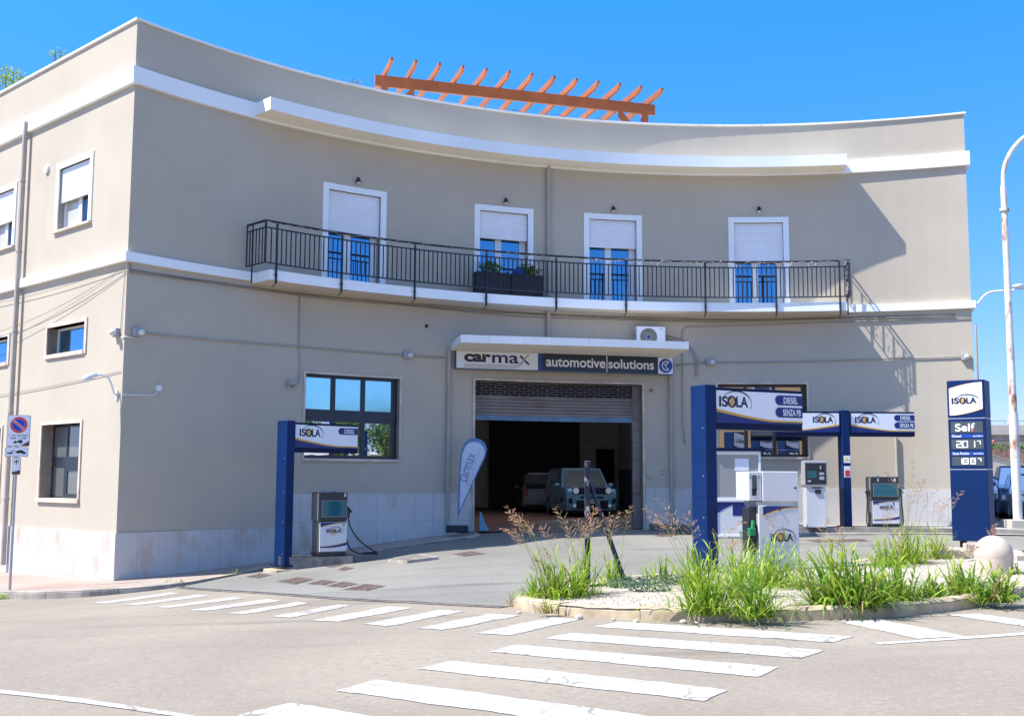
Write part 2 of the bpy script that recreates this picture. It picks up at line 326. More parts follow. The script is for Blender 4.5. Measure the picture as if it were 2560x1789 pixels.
# ------------------------------------------------------------------ mesh builder and object helpers
class MB:
    def __init__(s): s.v=[]; s.f=[]; s.mi=[]; s.uv={}
    def add(s, pts, faces, mi=0):
        b = len(s.v); s.v += [tuple(p) for p in pts]
        for f in faces: s.f.append([b+i for i in f]); s.mi.append(mi)
    def poly(s, pts, mi=0): s.add(pts, [list(range(len(pts)))], mi)
    def box(s, x0,x1,y0,y1,z0,z1, mi=0, T=None):
        p = [Vector(q) for q in ((x0,y0,z0),(x1,y0,z0),(x1,y1,z0),(x0,y1,z0),(x0,y0,z1),(x1,y0,z1),(x1,y1,z1),(x0,y1,z1))]
        if T: p = [T@q for q in p]
        s.add(p, [[0,3,2,1],[4,5,6,7],[0,1,5,4],[1,2,6,5],[2,3,7,6],[3,0,4,7]], mi)
    def prism(s, pts2, y0, y1, mi=0, fn=None):      # polygon in x,z extruded along y
        n = len(pts2); fn = fn or (lambda x,y,z:(x,y,z))
        a = sum(pts2[i][0]*pts2[(i+1)%n][1]-pts2[(i+1)%n][0]*pts2[i][1] for i in range(n))
        if a < 0: pts2 = pts2[::-1]
        pts = [fn(x,y0,z) for x,z in pts2]+[fn(x,y1,z) for x,z in pts2]
        s.add(pts, [list(range(n)), list(range(2*n-1,n-1,-1))]+[[i,n+i,n+(i+1)%n,(i+1)%n] for i in range(n)], mi)
    def tube(s, pts, r, n=8, mi=0, cap=True):
        pts = [Vector(p) for p in pts]; m = len(pts); rs = r if isinstance(r,(list,tuple)) else [r]*m
        V = []; prev = None
        for i,p in enumerate(pts):
            d = (pts[min(i+1,m-1)]-pts[max(i-1,0)]).normalized()
            if prev is None:
                a = Vector((0,0,1)) if abs(d.z)<.9 else Vector((1,0,0)); e1 = d.cross(a).normalized()
            else: e1 = (prev - d*prev.dot(d)).normalized()
            prev = e1; e2 = d.cross(e1)
            for k in range(n):
                t = 2*PI*k/n; V.append(p+(e1*math.cos(t)+e2*math.sin(t))*rs[i])
        F = [[i*n+k, i*n+(k+1)%n, (i+1)*n+(k+1)%n, (i+1)*n+k] for i in range(m-1) for k in range(n)]
        if cap: F += [list(range(n-1,-1,-1)), [(m-1)*n+k for k in range(n)]]
        s.add(V, F, mi)
    def sph(s, c, rx, ry=None, rz=None, n=12, m=8, mi=0):
        ry = ry or rx; rz = rz or rx; V = []; F = []
        for i in range(m+1):
            t = PI*i/m
            for k in range(n):
                a = 2*PI*k/n; V.append((c[0]+rx*math.sin(t)*math.cos(a), c[1]+ry*math.sin(t)*math.sin(a), c[2]+rz*math.cos(t)))
        for i in range(m):
            for k in range(n): F.append([i*n+k,(i+1)*n+k,(i+1)*n+(k+1)%n,i*n+(k+1)%n])
        s.add(V,F,mi)
    def disc(s, c, r, y0, y1, n=24, mi=0, r2=None):    # disc in x,z facing -y (annulus if r2)
        if r2 is None: s.prism([(c[0]+r*math.cos(2*PI*k/n), c[1]+r*math.sin(2*PI*k/n)) for k in range(n)], y0, y1, mi)
        else:
            for k in range(n):
                a,b = 2*PI*k/n, 2*PI*(k+1)/n
                s.prism([(c[0]+r*math.cos(a),c[1]+r*math.sin(a)),(c[0]+r*math.cos(b),c[1]+r*math.sin(b)),(c[0]+r2*math.cos(b),c[1]+r2*math.sin(b)),(c[0]+r2*math.cos(a),c[1]+r2*math.sin(a))], y0, y1, mi)
    def build(s, name, mats, parent=None, smooth=False, bevel=0, uv=False, merge=False):
        me = bpy.data.meshes.new(name); me.from_pydata(s.v, [], s.f)
        for m in (mats if isinstance(mats,(list,tuple)) else [mats]): me.materials.append(m)
        me.polygons.foreach_set('material_index', s.mi)
        if uv and s.uv:
            l = me.uv_layers.new(name='UVMap')
            for lp in me.loops: l.data[lp.index].uv = s.uv.get(lp.vertex_index,(0,0))
        if merge:
            bm = bmesh.new(); bm.from_mesh(me); bmesh.ops.remove_doubles(bm, verts=bm.verts, dist=1e-5); bm.to_mesh(me); bm.free()
        if smooth is True: me.polygons.foreach_set('use_smooth',[True]*len(me.polygons))
        me.update()
        if smooth == 'auto': me.polygons.foreach_set('use_smooth',[True]*len(me.polygons)); me.set_sharp_from_angle(angle=math.radians(35))
        o = bpy.data.objects.new(name, me); COL.objects.link(o)
        if parent: o.parent = parent
        if bevel:
            b = o.modifiers.new('bevel','BEVEL'); b.width = bevel; b.segments = 2; b.limit_method = 'ANGLE'; b.angle_limit = math.radians(40)
        return o
def tag(o, label, cat, group=None):
    o['label'] = label; o['category'] = cat
    if group: o['group'] = group
    return o
def thing(name, label, cat, loc=(0,0,0), rz=0, group=None):
    o = bpy.data.objects.new(name, None); COL.objects.link(o); o.location = loc; o.rotation_euler = (0,0,rz); o.empty_display_size = .2
    return tag(o, label, cat, group)
def struct(o, kind='structure'): o['kind'] = kind; return o
def dup(root, loc, rz, label, group=None):
    r = root.copy(); COL.objects.link(r); r.location = loc; r.rotation_euler = (0,0,rz); r['label'] = label
    if group: r['group'] = group
    for ch in list(root.children):
        c = ch.copy(); COL.objects.link(c); c.parent = r
        for g in ch.children: d = g.copy(); COL.objects.link(d); d.parent = c
    return r
_tcache = {}
def text(body, x0, x1, z0, z1, y, mat, parent, bold=0.0, name='lettering', rot=0, shear=0, depth=.002, track=1.0):
    cu = bpy.data.curves.new('t','FONT'); cu.body = body; cu.offset = bold; cu.shear = shear; cu.space_character = track; cu.resolution_u = 6
    to = bpy.data.objects.new('t', cu); COL.objects.link(to)
    bpy.context.view_layer.update()
    me = bpy.data.meshes.new_from_object(to.evaluated_get(bpy.context.evaluated_depsgraph_get()))
    bpy.data.objects.remove(to); bpy.data.curves.remove(cu)
    vs = [v.co.copy() for v in me.vertices]
    ax,bx = min(v.x for v in vs),max(v.x for v in vs); az,bz = min(v.y for v in vs),max(v.y for v in vs)
    w_, h_ = (x1-x0),(z1-z0); c_ = ((x0+x1)/2,(z0+z1)/2)
    for v in me.vertices:
        u = (v.co.x-ax)/(bx-ax)-.5; t = (v.co.y-az)/(bz-az)-.5
        px, pz = u*w_, t*h_
        if rot: px, pz = px*math.cos(rot)-pz*math.sin(rot), px*math.sin(rot)+pz*math.cos(rot)
        v.co = (c_[0]+px, y, c_[1]+pz)
    me.name = name; me.materials.clear(); me.materials.append(mat)
    o = bpy.data.objects.new(name, me); COL.objects.link(o); o.parent = parent
    return o

# ------------------------------------------------------------------ facade geometry: a concave arc
CX, CY, R = 5.766, 12.853, 16.935
S0, S1 = math.radians(-54.05)*R, math.radians(21.1)*R
DL = Vector((-.732,.681,0)).normalized(); NL = Vector((-DL.y,DL.x,0)); NL = NL if NL.y<0 else -NL
def fpos(s): a = s/R; return Vector((CX+R*math.sin(a), CY+R*math.cos(a), 0)), Vector((-math.sin(a),-math.cos(a),0)), Vector((math.cos(a),-math.sin(a),0))
CL, nfL, _ = fpos(S0); CRt, nfR, tR = fpos(S1)
DR = (-nfR*math.cos(.10) - tR*math.sin(.10)).normalized(); NR = Vector((DR.y,-DR.x,0)); NR = NR if NR.dot(tR)>0 else -NR
mL = (nfL+NL)/(1+nfL.dot(NL)); mR = (nfR+NR)/(1+nfR.dot(NR))
def F(s, o, z):
    if abs(s-S0)<1e-6: p = CL+mL*o
    elif abs(s-S1)<1e-6: p = CRt+mR*o
    else: q,n,t = fpos(s); p = q+n*o
    return Vector((p.x,p.y,z))
def LW(s, o, z):       # left wall, s grows away from the corner to the left (negative s), so s from -20 to 0
    if abs(s)<1e-6: p = CL+mL*o
    else: p = CL+DL*(-s)+NL*o
    return Vector((p.x,p.y,z))
def RW(s, o, z):
    if abs(s)<1e-6: p = CRt+mR*o
    else: p = CRt+DR*s+NR*o
    return Vector((p.x,p.y,z))
def fs(px, py, off=0.0):
    d = ray(px,py); r = R-off; a = d.x*d.x+1; b = -2*(d.x*CX+CY); c = CX*CX+CY*CY-r*r
    t = (-b+math.sqrt(b*b-4*a*c))/(2*a); q = d*t
    return math.atan2(q.x-CX,q.y-CY)*R, q.z
def ls(px, py, off=0.0):
    d = ray(px,py); P0 = CL+NL*off
    t = P0.dot(NL)/d.dot(NL); q = d*t
    return -(q-P0).dot(DL), q.z
def cbox(mb, S, s0, s1, z0, z1, o0, o1, mi=0, step=.4, ends=True, soff=None):
    n = max(1,int(abs(s1-s0)/step)) if S is F else 1
    b = len(mb.v)
    for i in range(n+1):
        s = s0+(s1-s0)*i/n
        for (o,z) in ((o1,z0),(o1,z1),(o0,z1),(o0,z0)): mb.v.append(tuple(S(s,o,z))); mb.uv[len(mb.v)-1] = (s,z)
    for i in range(n):
        for k in range(4):
            mb.f.append([b+i*4+k, b+(i+1)*4+k, b+(i+1)*4+(k+1)%4, b+i*4+(k+1)%4]); mb.mi.append(soff if (k==3 and soff is not None) else mi)
    if ends: mb.f += [[b,b+1,b+2,b+3],[b+n*4+3,b+n*4+2,b+n*4+1,b+n*4]]; mb.mi += [mi,mi]
def wall(mb, S, s0, s1, z0, z1, ops, mi=0, step=.5):
    ss = {s0,s1}; zz = {z0,z1}
    for o in ops: ss |= {o[0],o[1]}; zz |= {o[2],o[3]}
    if S is F:
        n = int((s1-s0)/step)
        for i in range(1,n):
            q = s0+(s1-s0)*i/n
            if all(abs(q-t)>.12 for t in ss): ss.add(q)
    ss = sorted(ss); zz = sorted(zz)
    for i in range(len(ss)-1):
        for j in range(len(zz)-1):
            cs, cz = (ss[i]+ss[i+1])/2,(zz[j]+zz[j+1])/2
            if any(o[0]<cs<o[1] and o[2]<cz<o[3] for o in ops): continue
            b = len(mb.v)
            for (a,c) in ((i,j),(i+1,j),(i+1,j+1),(i,j+1)): mb.v.append(tuple(S(ss[a],0,zz[c]))); mb.uv[len(mb.v)-1] = (ss[a],zz[c])
            mb.f.append([b,b+1,b+2,b+3]); mb.mi.append(mi)
    for o in ops:
        a,b_,c,d,dep = o[:5]; xs = [x for x in ss if a-1e-9<=x<=b_+1e-9]
        for (z,fl) in ((c,1),(d,0)):
            for i in range(len(xs)-1):
                q = [S(xs[i],0,z),S(xs[i+1],0,z),S(xs[i+1],-dep,z),S(xs[i],-dep,z)]; mb.poly(q if not fl else q[::-1], mi)
        for (x,fl) in ((a,1),(b_,0)):
            q = [S(x,0,c),S(x,0,d),S(x,-dep,d),S(x,-dep,c)]; mb.poly(q if fl else q[::-1], mi)

# ------------------------------------------------------------------ BUILDING
B = thing('workshop_building', 'large two storey beige building with a concave curved front, garage and balcony', 'building', (0,0,0))
ZT = 9.6; ZB = -2.9
# openings on the curved front
doors = []
for tl,tr in (((808,455),(966,480)),((1186,510),(1333,522)),((1459,533),(1604,541)),((1820,541),(1971,541))):
    a,_ = fs(*tl); b,_ = fs(*tr); doors.append((a,b))
BW = .15
opsF = [(a+BW,b-BW,4.60,7.07-BW,.28) for a,b in doors]
w1 = (fs(762,935)[0]+.02, fs(1001,940)[0]-.02, .47, 2.44); w2 = (fs(1792,955)[0]+.02, fs(2018,955)[0]-.02, .62, 2.54)
opsF += [(*w1,.26),(*w2,.26)]
ga, gb = fs(1186,1100)[0], fs(1606,1100)[0]; GZ = 2.50
opsF += [(ga,gb,-1.32,GZ,.55)]
fw = MB(); wall(fw, F, S0, S1, ZB, ZT, opsF)
# left wall openings
def rectL(tl,tr,br,bl):
    P = [ls(*q) for q in (tl,tr,br,bl)]
    return ((P[0][0]+P[3][0])/2,(P[1][0]+P[2][0])/2,(P[2][1]+P[3][1])/2,(P[0][1]+P[1][1])/2)
LU = rectL((146,412),(235.6,376),(229,558),(136,584))
LSm = rectL((116,811.5),(220,792),(216,883),(114,897))
LB = rectL((104.5,1055),(207,1048),(199,1259),(94,1252))
dLU = -(ls(45,453)[0]-LU[1]); dLS = -(ls(27,830)[0]-LSm[1]); dLB = -(ls(9,1064)[0]-LB[1])
def shift(r,d): return (r[0]-d,r[1]-d,r[2],r[3])
LUs = [LU,shift(LU,dLU),shift(LU,2*dLU)]; LSs = [LSm,shift(LSm,dLS)]; LBs = [LB,shift(LB,dLB),shift(LB,2*dLB)]
opsL = []
for r in LUs: opsL.append((r[0]+.13,r[1]-.13,r[2]+.06,r[3]-.13,.22))
for r in LSs: opsL.append((r[0]+.09,r[1]-.09,r[2]+.08,r[3]-.09,.32))
for r in LBs: opsL.append((r[0]+.07,r[1]-.07,r[2]+.09,r[3]-.07,.32))
wall(fw, LW, -36, 0, ZB-1, ZT, opsL)
wall(fw, RW, 0, 36, ZB, ZT, [])
# back wall + roof
bk = [LW(-36,0,0), RW(36,0,0)]
fw.poly([Vector((bk[0].x,bk[0].y,ZB-1)),Vector((bk[0].x,bk[0].y,ZT)),Vector((bk[1].x,bk[1].y,ZT)),Vector((bk[1].x,bk[1].y,ZB-1))])
fw.build('wall', M['wall'], B, uv=True)
rf = MB(); n = 40
arc = [F(S0+(S1-S0)*i/n,-.02,8.55) for i in range(n+1)]
_b = bmesh.new(); _b.faces.new([_b.verts.new(p) for p in [arc[i] for i in range(n+1)]+[RW(36,-.02,8.55),LW(-36,-.02,8.55)]])
SKX, SKY = (-.4,4.5), (33.0,39.4)      # unseen roof opening, added to light the garage interior
for c_,n_ in [((x,0,0),(1,0,0)) for x in SKX]+[((0,y,0),(0,1,0)) for y in SKY]: bmesh.ops.bisect_plane(_b, geom=_b.verts[:]+_b.edges[:]+_b.faces[:], plane_co=c_, plane_no=n_)
for f_ in list(_b.faces):
    c_ = f_.calc_center_median()
    if SKX[0]<c_.x<SKX[1] and SKY[0]<c_.y<SKY[1]: _b.faces.remove(f_)
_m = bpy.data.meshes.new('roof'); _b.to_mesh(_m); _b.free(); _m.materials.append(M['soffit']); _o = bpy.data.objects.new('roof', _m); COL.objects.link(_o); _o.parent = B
rf = MB()
for x in (SKX[0]-.05, SKX[1]): rf.box(x,x+.05,SKY[0]-.05,SKY[1]+.05,4.0,8.8)
for y in (SKY[0]-.05, SKY[1]): rf.box(SKX[0],SKX[1],y,y+.05,4.0,8.8)
rf.build('added_light_shaft', M['white'], B)  # walls of the added, unseen light opening
# parapet inner thickness + coping
cp = MB(); cbox(cp,F,S0,S1,ZT,ZT+.045,-.28,.05); cbox(cp,LW,-36,0,ZT,ZT+.045,-.28,.05); cbox(cp,RW,0,36,ZT,ZT+.045,-.28,.05)
cp.build('parapet_coping', M['concrete_white'], B)
pi_ = MB(); cbox(pi_,F,S0+.3,S1-.3,8.56,ZT-.003,-.26,-.05); pi_.build('parapet', M['wall'], B)
bd = MB()
for S,a,b in ((F,S0,S1),(LW,-36,0),(RW,0,36)):
    cbox(bd,S,a,b,8.21,8.575,-.02,.095,ends=False)
bd.build('cornice_band', M['white'], B)
bd = MB()
for S,a,b in ((F,S0,S1),(LW,-36,0),(RW,0,36)):
    cbox(bd,S,a,b,4.435,4.63,-.02,.10,ends=False)
bd.build('string_course', M['white'], B)
# long thin canopy above the doors
k0 = fs(675,244,.75)[0]; k1 = fs(2116,385,.75)[0]
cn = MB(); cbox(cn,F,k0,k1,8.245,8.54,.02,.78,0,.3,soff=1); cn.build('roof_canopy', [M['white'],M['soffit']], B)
# plinth
pl = MB(); sp = S0+(R*math.radians(54.05-39.9))
cbox(pl,LW,-36,0,ZB-1,-1.11,-.02,.035); cbox(pl,F,S0,sp,ZB,-1.11,-.02,.035)
cbox(pl,F,sp,ga-.07,ZB,-.35,-.02,.035); pl.build('plinth', M['plinth'], B, uv=True)
pl = MB(); cbox(pl,F,gb+.07,S1,ZB,-.22,-.02,.035); cbox(pl,RW,0,36,ZB,-.22,-.02,.035); pl.build('plinth', M['plinth'], B, uv=True)
# balcony
b0 = fs(675,650,.80)[0]; b1 = fs(2118,757,.8)[0]
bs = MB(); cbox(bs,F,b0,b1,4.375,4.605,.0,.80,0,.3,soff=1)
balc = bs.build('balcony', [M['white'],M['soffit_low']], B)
rl = MB(); OFF = .84
br0, br1 = fs(664,600,.84)[0], fs(2124,700,.84)[0]
def railrun(mb, pts, r): mb.tube(pts, r, 6)
front = [ (br0+(br1-br0)*i/60) for i in range(61)]
for z,r in ((5.68,.028),(5.53,.018),(4.74,.018)):
    rl.tube([F(br0,.06,z)]+[F(s,OFF,z) for s in front]+[F(br1,.06,z)], r, 6)
rl.build('top_rail', M['rail'], balc)
posts = [fs(x,700,.84)[0] for x in (690,854,1037,1216,1391,1565,1763,1940,2099)]
for s in [br0,br1]+posts:
    p = MB(); low = 4.30 if s in posts else 4.74
    p.tube([F(s,OFF,low),F(s,OFF,5.68)], .026, 4)
    if s in posts:
        p.tube([F(s,OFF,4.30),F(s,OFF-.16,4.24)],.014,4); p.tube([F(s,.78,4.49),F(s,OFF+.02,4.49)],.03,6)
    p.build('post', M['rail'], balc)
for s,oo in ((br0,.30),(br1,.30),(br0,.06),(br1,.06)):
    p = MB(); p.tube([F(s,oo,4.33 if oo>.1 else 4.74),F(s,oo,5.68)],.018,4); p.build('post', M['rail'], balc)
edges = [br0]+posts+[br1]
for i in range(len(edges)-1):
    a,b = edges[i],edges[i+1]; n = max(1,round((b-a)/.126)); p = MB()
    if n < 2: continue
    for k in range(1,n): s = a+(b-a)*k/n; p.tube([F(s,OFF,4.74),F(s,OFF,5.53)],.0145,4,cap=False)
    p.build('baluster_panel', M['rail'], balc)
for s in (br0,br1):
    p = MB()
    for k in range(1,6): o_ = .06+(OFF-.06)*k/6; p.tube([F(s,o_,4.74),F(s,o_,5.53)],.0145,4,cap=False)
    p.build('baluster_panel', M['rail'], balc)
# balcony doors
for i,(a,b) in enumerate(doors):
    oa, ob = a+BW, b-BW; W_ = ob-oa
    su = MB()
    cbox(su,F,a,oa,4.61,7.07,-.28,.03,0); cbox(su,F,ob,b,4.61,7.07,-.28,.03,0); cbox(su,F,oa,ob,6.92,7.07,-.28,.03,0)
    dr = MB(); D0,D1 = -.27,-.20
    c = lambda f: oa+W_*f
    for f0,f1 in ((0,.045),(.375,.505),(.875,1.0)): cbox(dr,F,c(f0)+.002,c(f1)-.002,4.62,6.9,D0,D1,0)
    for f0,f1 in ((.045,.375),(.505,.875)): cbox(dr,F,c(f0),c(f1),4.62,4.70,D0,D1-.002,0)
    do = dr.build('balcony_door', M['pvc'], B)
    su.build('surround', M['white'], do)
    for f0,f1 in ((.045,.375),(.505,.875)):
        g = MB(); cbox(g,F,c(f0),c(f1),4.70,6.9,D0+.01,D1-.03,0,step=5); g.build('pane', M['glass_blue'], do)
    zs = (5.92,6.06,5.98,5.96)[i] if False else (fs(884,586)[1],fs(1258,598)[1],fs(1531,619)[1],fs(1895,655)[1])[i]
    sh = MB(); z = zs; 
    while z < 6.91:
        z1 = min(z+.062,6.918)
        cbox(sh,F,oa+.005,ob-.005,z+.014,z1,-.09,-.055,0); cbox(sh,F,oa+.005,ob-.005,z,z+.014,-.09,-.078,0); z = z1
    sh.build('roller_shutter', M['shutter'], do)
# ground floor front windows
def big_window(r, frame, panes_top, panes_bot):
    a,b,c,d = r; D0,D1 = -.20,-.13; W_ = b-a; H = d-c
    m = MB(); fr = .045
    zb = [c, c+.035*H, c+.44*H, c+.585*H, d-.035*H, d]
    cols = [0,.018,.305,.345,.62,.66,.945,1.0]
    X = lambda f: a+W_*f
    cbox(m,F,a,b,zb[0],zb[1],D0,D1); cbox(m,F,a,b,zb[2],zb[3],D0,D1+.01); cbox(m,F,a,b,zb[4],zb[5],D0,D1)
    for f0,f1 in ((0,.018),(.305,.345),(.62,.66),(.945,1.0)):
        cbox(m,F,X(f0),X(f1),zb[1],zb[2],D0,D1-.002); cbox(m,F,X(f0),X(f1),zb[3],zb[4],D0,D1-.002)
    wo_ = m.build('window', frame, B)
    for (z0,z1,mt) in ((zb[1],zb[2],panes_bot),(zb[3],zb[4],panes_top)):
        for f0,f1 in ((.018,.305),(.345,.62),(.66,.945)):
            g = MB(); cbox(g,F,X(f0),X(f1),z0,z1,D0+.01,D1-.04,0,step=5); g.build('pane', mt, wo_)
    s = MB(); t = .05
    cbox(s,F,a-t,a,c-t,d+t,-.10,.028); cbox(s,F,b,b+t,c-t,d+t,-.10,.028); cbox(s,F,a,b,d,d+t,-.10,.028); cbox(s,F,a-.03,b+.03,c-t-.012,c,-.10,.05)
    s.build('surround', M['surround'], wo_)
big_window(w1, M['navy_frame'], M['glass_frost'], M['glass_clear'])
big_window(w2, M['brown_frame'], M['glass_clear'], M['glass_clear'])
# left wall windows
for r,o in zip(LUs, opsL[:3]):
    m = MB(); a,b,c,d = o[:4]
    cbox(m,LW,a,a+.05,c,d,-.2,-.14); cbox(m,LW,b-.10,b,c,d,-.2,-.14); cbox(m,LW,a+.05,b-.10,c,c+.06,-.2,-.142); cbox(m,LW,(a+b)/2-.05,(a+b)/2+.10,c+.06,d,-.2,-.142)
    wn = m.build('window', M['pvc'], B)
    g = MB(); cbox(g,LW,a+.05,(a+b)/2-.05,c+.06,d,-.19,-.17,0); g.build('pane', M['curtain'] , wn)
    g = MB(); cbox(g,LW,(a+b)/2+.10,b-.1,c+.06,d,-.19,-.17,0); g.build('pane', M['glass_dark'] , wn)
    s = MB(); cbox(s,LW,r[0],a,r[2]+.05,r[3],-.22,.03); cbox(s,LW,b,r[1],r[2]+.05,r[3],-.22,.03); cbox(s,LW,a,b,d,r[3],-.22,.03)
    s.build('surround', M['white'], wn)
    s = MB(); cbox(s,LW,r[0]-.02,r[1]+.02,r[2],r[2]+.048,-.2,.07); s.build('sill', M['surround'], wn)
    sh = MB(); z = ls(192,492)[1]
    while z < d-.01:
        z1 = min(z+.055,d-.002); cbox(sh,LW,a+.005,b-.005,z+.014,z1,-.08,-.045,0); cbox(sh,LW,a+.005,b-.005,z,z+.014,-.08,-.066,0); z = z1
    sh.build('roller_shutter', M['shutter'], wn)
for r,o in zip(LSs, opsL[3:5]):
    a,b,c,d = o[:4]; m = MB()
    cbox(m,LW,a,a+.05,c,d,-.28,-.22); cbox(m,LW,b-.05,b,c,d,-.28,-.22); cbox(m,LW,a+.05,b-.05,c,c+.05,-.28,-.222); cbox(m,LW,a+.05,b-.05,d-.05,d,-.28,-.222)
    wn = m.build('window', M['pvc'], B)
    g = MB(); cbox(g,LW,a+.05,b-.05,c+.05,d-.05,-.27,-.25); g.build('pane', M['glass_blue'], wn)
    s = MB(); cbox(s,LW,r[0],a,r[2],r[3],-.32,.03); cbox(s,LW,b,r[1],r[2],r[3],-.32,.03); cbox(s,LW,a,b,d,r[3],-.32,.03); cbox(s,LW,a,b,r[2]-.01,c,-.32,.05)
    s.build('surround', M['surround'], wn)
for r,o in zip(LBs, opsL[5:]):
    a,b,c,d = o[:4]; H=d-c; W_=b-a; m = MB(); D0,D1=-.30,-.25
    X = lambda f: a+W_*f
    Z = lambda f: c+H*f
    for f0,f1,z0,z1 in ((0,1,0,.02),(0,1,.43,.56),(0,1,.97,1),(0,.02,.02,.43),(0,.02,.56,.97),(.98,1,.02,.43),(.98,1,.56,.97),(.36,.40,.56,.97),(.74,.78,.56,.97),(.33,.41,.02,.43),(.73,.80,.02,.43),(.41,.73,.37,.43),(.41,.73,.02,.06)):
        cbox(m,LW,X(f0),X(f1),Z(z0),Z(z1),D0,D1)
    wn = m.build('window', M['navy_frame'], B)
    for f0,f1,z0,z1 in ((.02,.33,.02,.43),(.41,.73,.06,.37),(.80,.98,.02,.43),(.02,.36,.56,.97),(.40,.74,.56,.97),(.78,.98,.56,.97)):
        g = MB(); cbox(g,LW,X(f0),X(f1),Z(z0),Z(z1),D0+.01,D1-.02); g.build('pane', M['glass_old'], wn)
    s = MB(); cbox(s,LW,r[0],a,r[2],r[3],-.32,.03); cbox(s,LW,b,r[1],r[2],r[3],-.32,.03); cbox(s,LW,a,b,d,r[3],-.32,.03); cbox(s,LW,r[0]-.01,r[1]+.01,r[2]-.0,c-.002,-.32,.06)
    s.build('surround', M['surround'], wn)
# garage opening: stone surround, shutter, interior
s = MB()
cbox(s,F,ga-.06,ga,-1.5,GZ+.06,-.55,.04); cbox(s,F,gb,gb+.06,-1.5,GZ+.06,-.55,.04); cbox(s,F,ga,gb,GZ,GZ+.06,-.55,.04)
s.build('garage_surround', M['surround'], B)
zsh = 1.51
gs = MB(); z = zsh+.13
sa,sb = ga+.03, gb-.20
gz_mid = 2.10
while z < gz_mid:
    cbox(gs,F,sa,sb,z,z+.058,-.34,-.265,0); cbox(gs,F,sa,sb,z+.058,z+.085,-.34,-.31,0); z += .085
k = 0
while z < GZ-.03:
    cbox(gs,F,sa,sb,z,z+.012,-.31,-.29,0)
    nn = 17
    for q in range(nn+1):
        x = sa+(sb-sa)*min(1,(q+(.5 if k%2 else 0))/nn); cbox(gs,F,x,min(sb,x+.015),z+.012,z+.065,-.307,-.293,0)
    z += .065; k += 1
cbox(gs,F,sa,sb,z,GZ-.002,-.32,-.28,0)
gsh = gs.build('garage_shutter', M['garage_shutter'], B)
bb = MB(); cbox(bb,F,sa,sb,zsh,zsh+.125,-.33,-.26); bb.build('bottom_bar', M['shutter_bar'], gsh)
bk2 = MB(); cbox(bk2,F,sa,sb,gz_mid+.02,GZ-.05,-.40,-.39,0); bk2.build('shutter_box', M['dark'], gsh)
gd = MB(); cbox(gd,F,gb-.20,gb-.003,-1.31,GZ-.002,-.36,-.24); gd.build('shutter_guide', M['garage_shutter'], gsh)
it = MB()
def ibox(x0,x1,y0,y1,z0,z1,mi): it.box(x0,x1,y0,y1,z0,z1,mi)
gi = MB()
gi.box(-2.45,-2.3,30.0,52.2,-1.29,4.0,0); gi.box(-2.3,-1.12,28.6,28.7,-1.29,4.0,0); gi.box(4.95,5.1,30.4,52.2,.45,4.0,0); gi.box(4.95,5.1,30.4,52.2,-1.29,.447,1)
gi.box(-2.3,4.95,52,52.2,-1.29,4.0,0); gi.box(-2.45,5.1,31.0,SKY[0]-.05,4.003,4.1,0); gi.box(-2.45,5.1,SKY[1]+.05,52.2,4.003,4.1,0); gi.box(-2.45,SKX[0]-.05,SKY[0]-.05,SKY[1]+.05,4.003,4.1,0); gi.box(SKX[1]+.05,5.1,SKY[0]-.05,SKY[1]+.05,4.003,4.1,0)
gi.box(-1.05,3.12,51.7,51.9,-1.29,3.2,2); gi.box(3.5,5.1,30.42,30.5,-1.29,4.0,0)
gi.box(3.9,4.7,51.8,51.95,-1.28,1.4,3); gi.box(4.9,4.945,43.5,45.5,-.4,1.6,3)
gi.build('garage_interior', [M['int_wall'],M['int_blue'],M['int_dark'],M['dark']], B)
fl = MB(); fl.poly([(-1.2,28.05,-1.292),(3.6,29.7,-1.292),(5,30.3,-1.292),(5,52.1,-1.292),(-2.4,52.1,-1.292),(-2.4,29,-1.292)]); fl.build('garage_floor', M['tile'], B)
# concrete awning over the garage (straight front edge)
aL = fs(1127,862)[0]; aR = fs(1668,872)[0]
p1 = fpos(aL)[0]; p2 = fpos(aR)[0]
zA = 3.40
d1_ = ray(1152,836); d2_ = ray(1722,854)
q1 = d1_*((zA+.0)/d1_.z); q2 = d2_*((zA+.0)/d2_.z)
aw = MB()
th = (q1.z-0)*0+.185
pts = [Vector((p1.x,p1.y,0)),Vector((q1.x,q1.y,0)),Vector((q2.x,q2.y,0)),fpos(aR+.12)[0]]
arcp = [F(aR+.12-(aR+.12-aL)*i/12,.0,0) for i in range(13)]
ring = [Vector((q1.x,q1.y,0)),Vector((q2.x,q2.y,0))]+arcp
nn = len(ring)
aw.add([Vector((p.x,p.y,zA-th)) for p in ring]+[Vector((p.x,p.y,zA)) for p in ring],[list(range(nn-1,-1,-1)),[nn+i for i in range(nn)]]+[[i,(i+1)%nn,nn+(i+1)%nn,nn+i] for i in range(nn)])
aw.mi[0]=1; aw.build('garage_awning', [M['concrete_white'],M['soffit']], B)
print('awning', q1, q2, p1, p2)
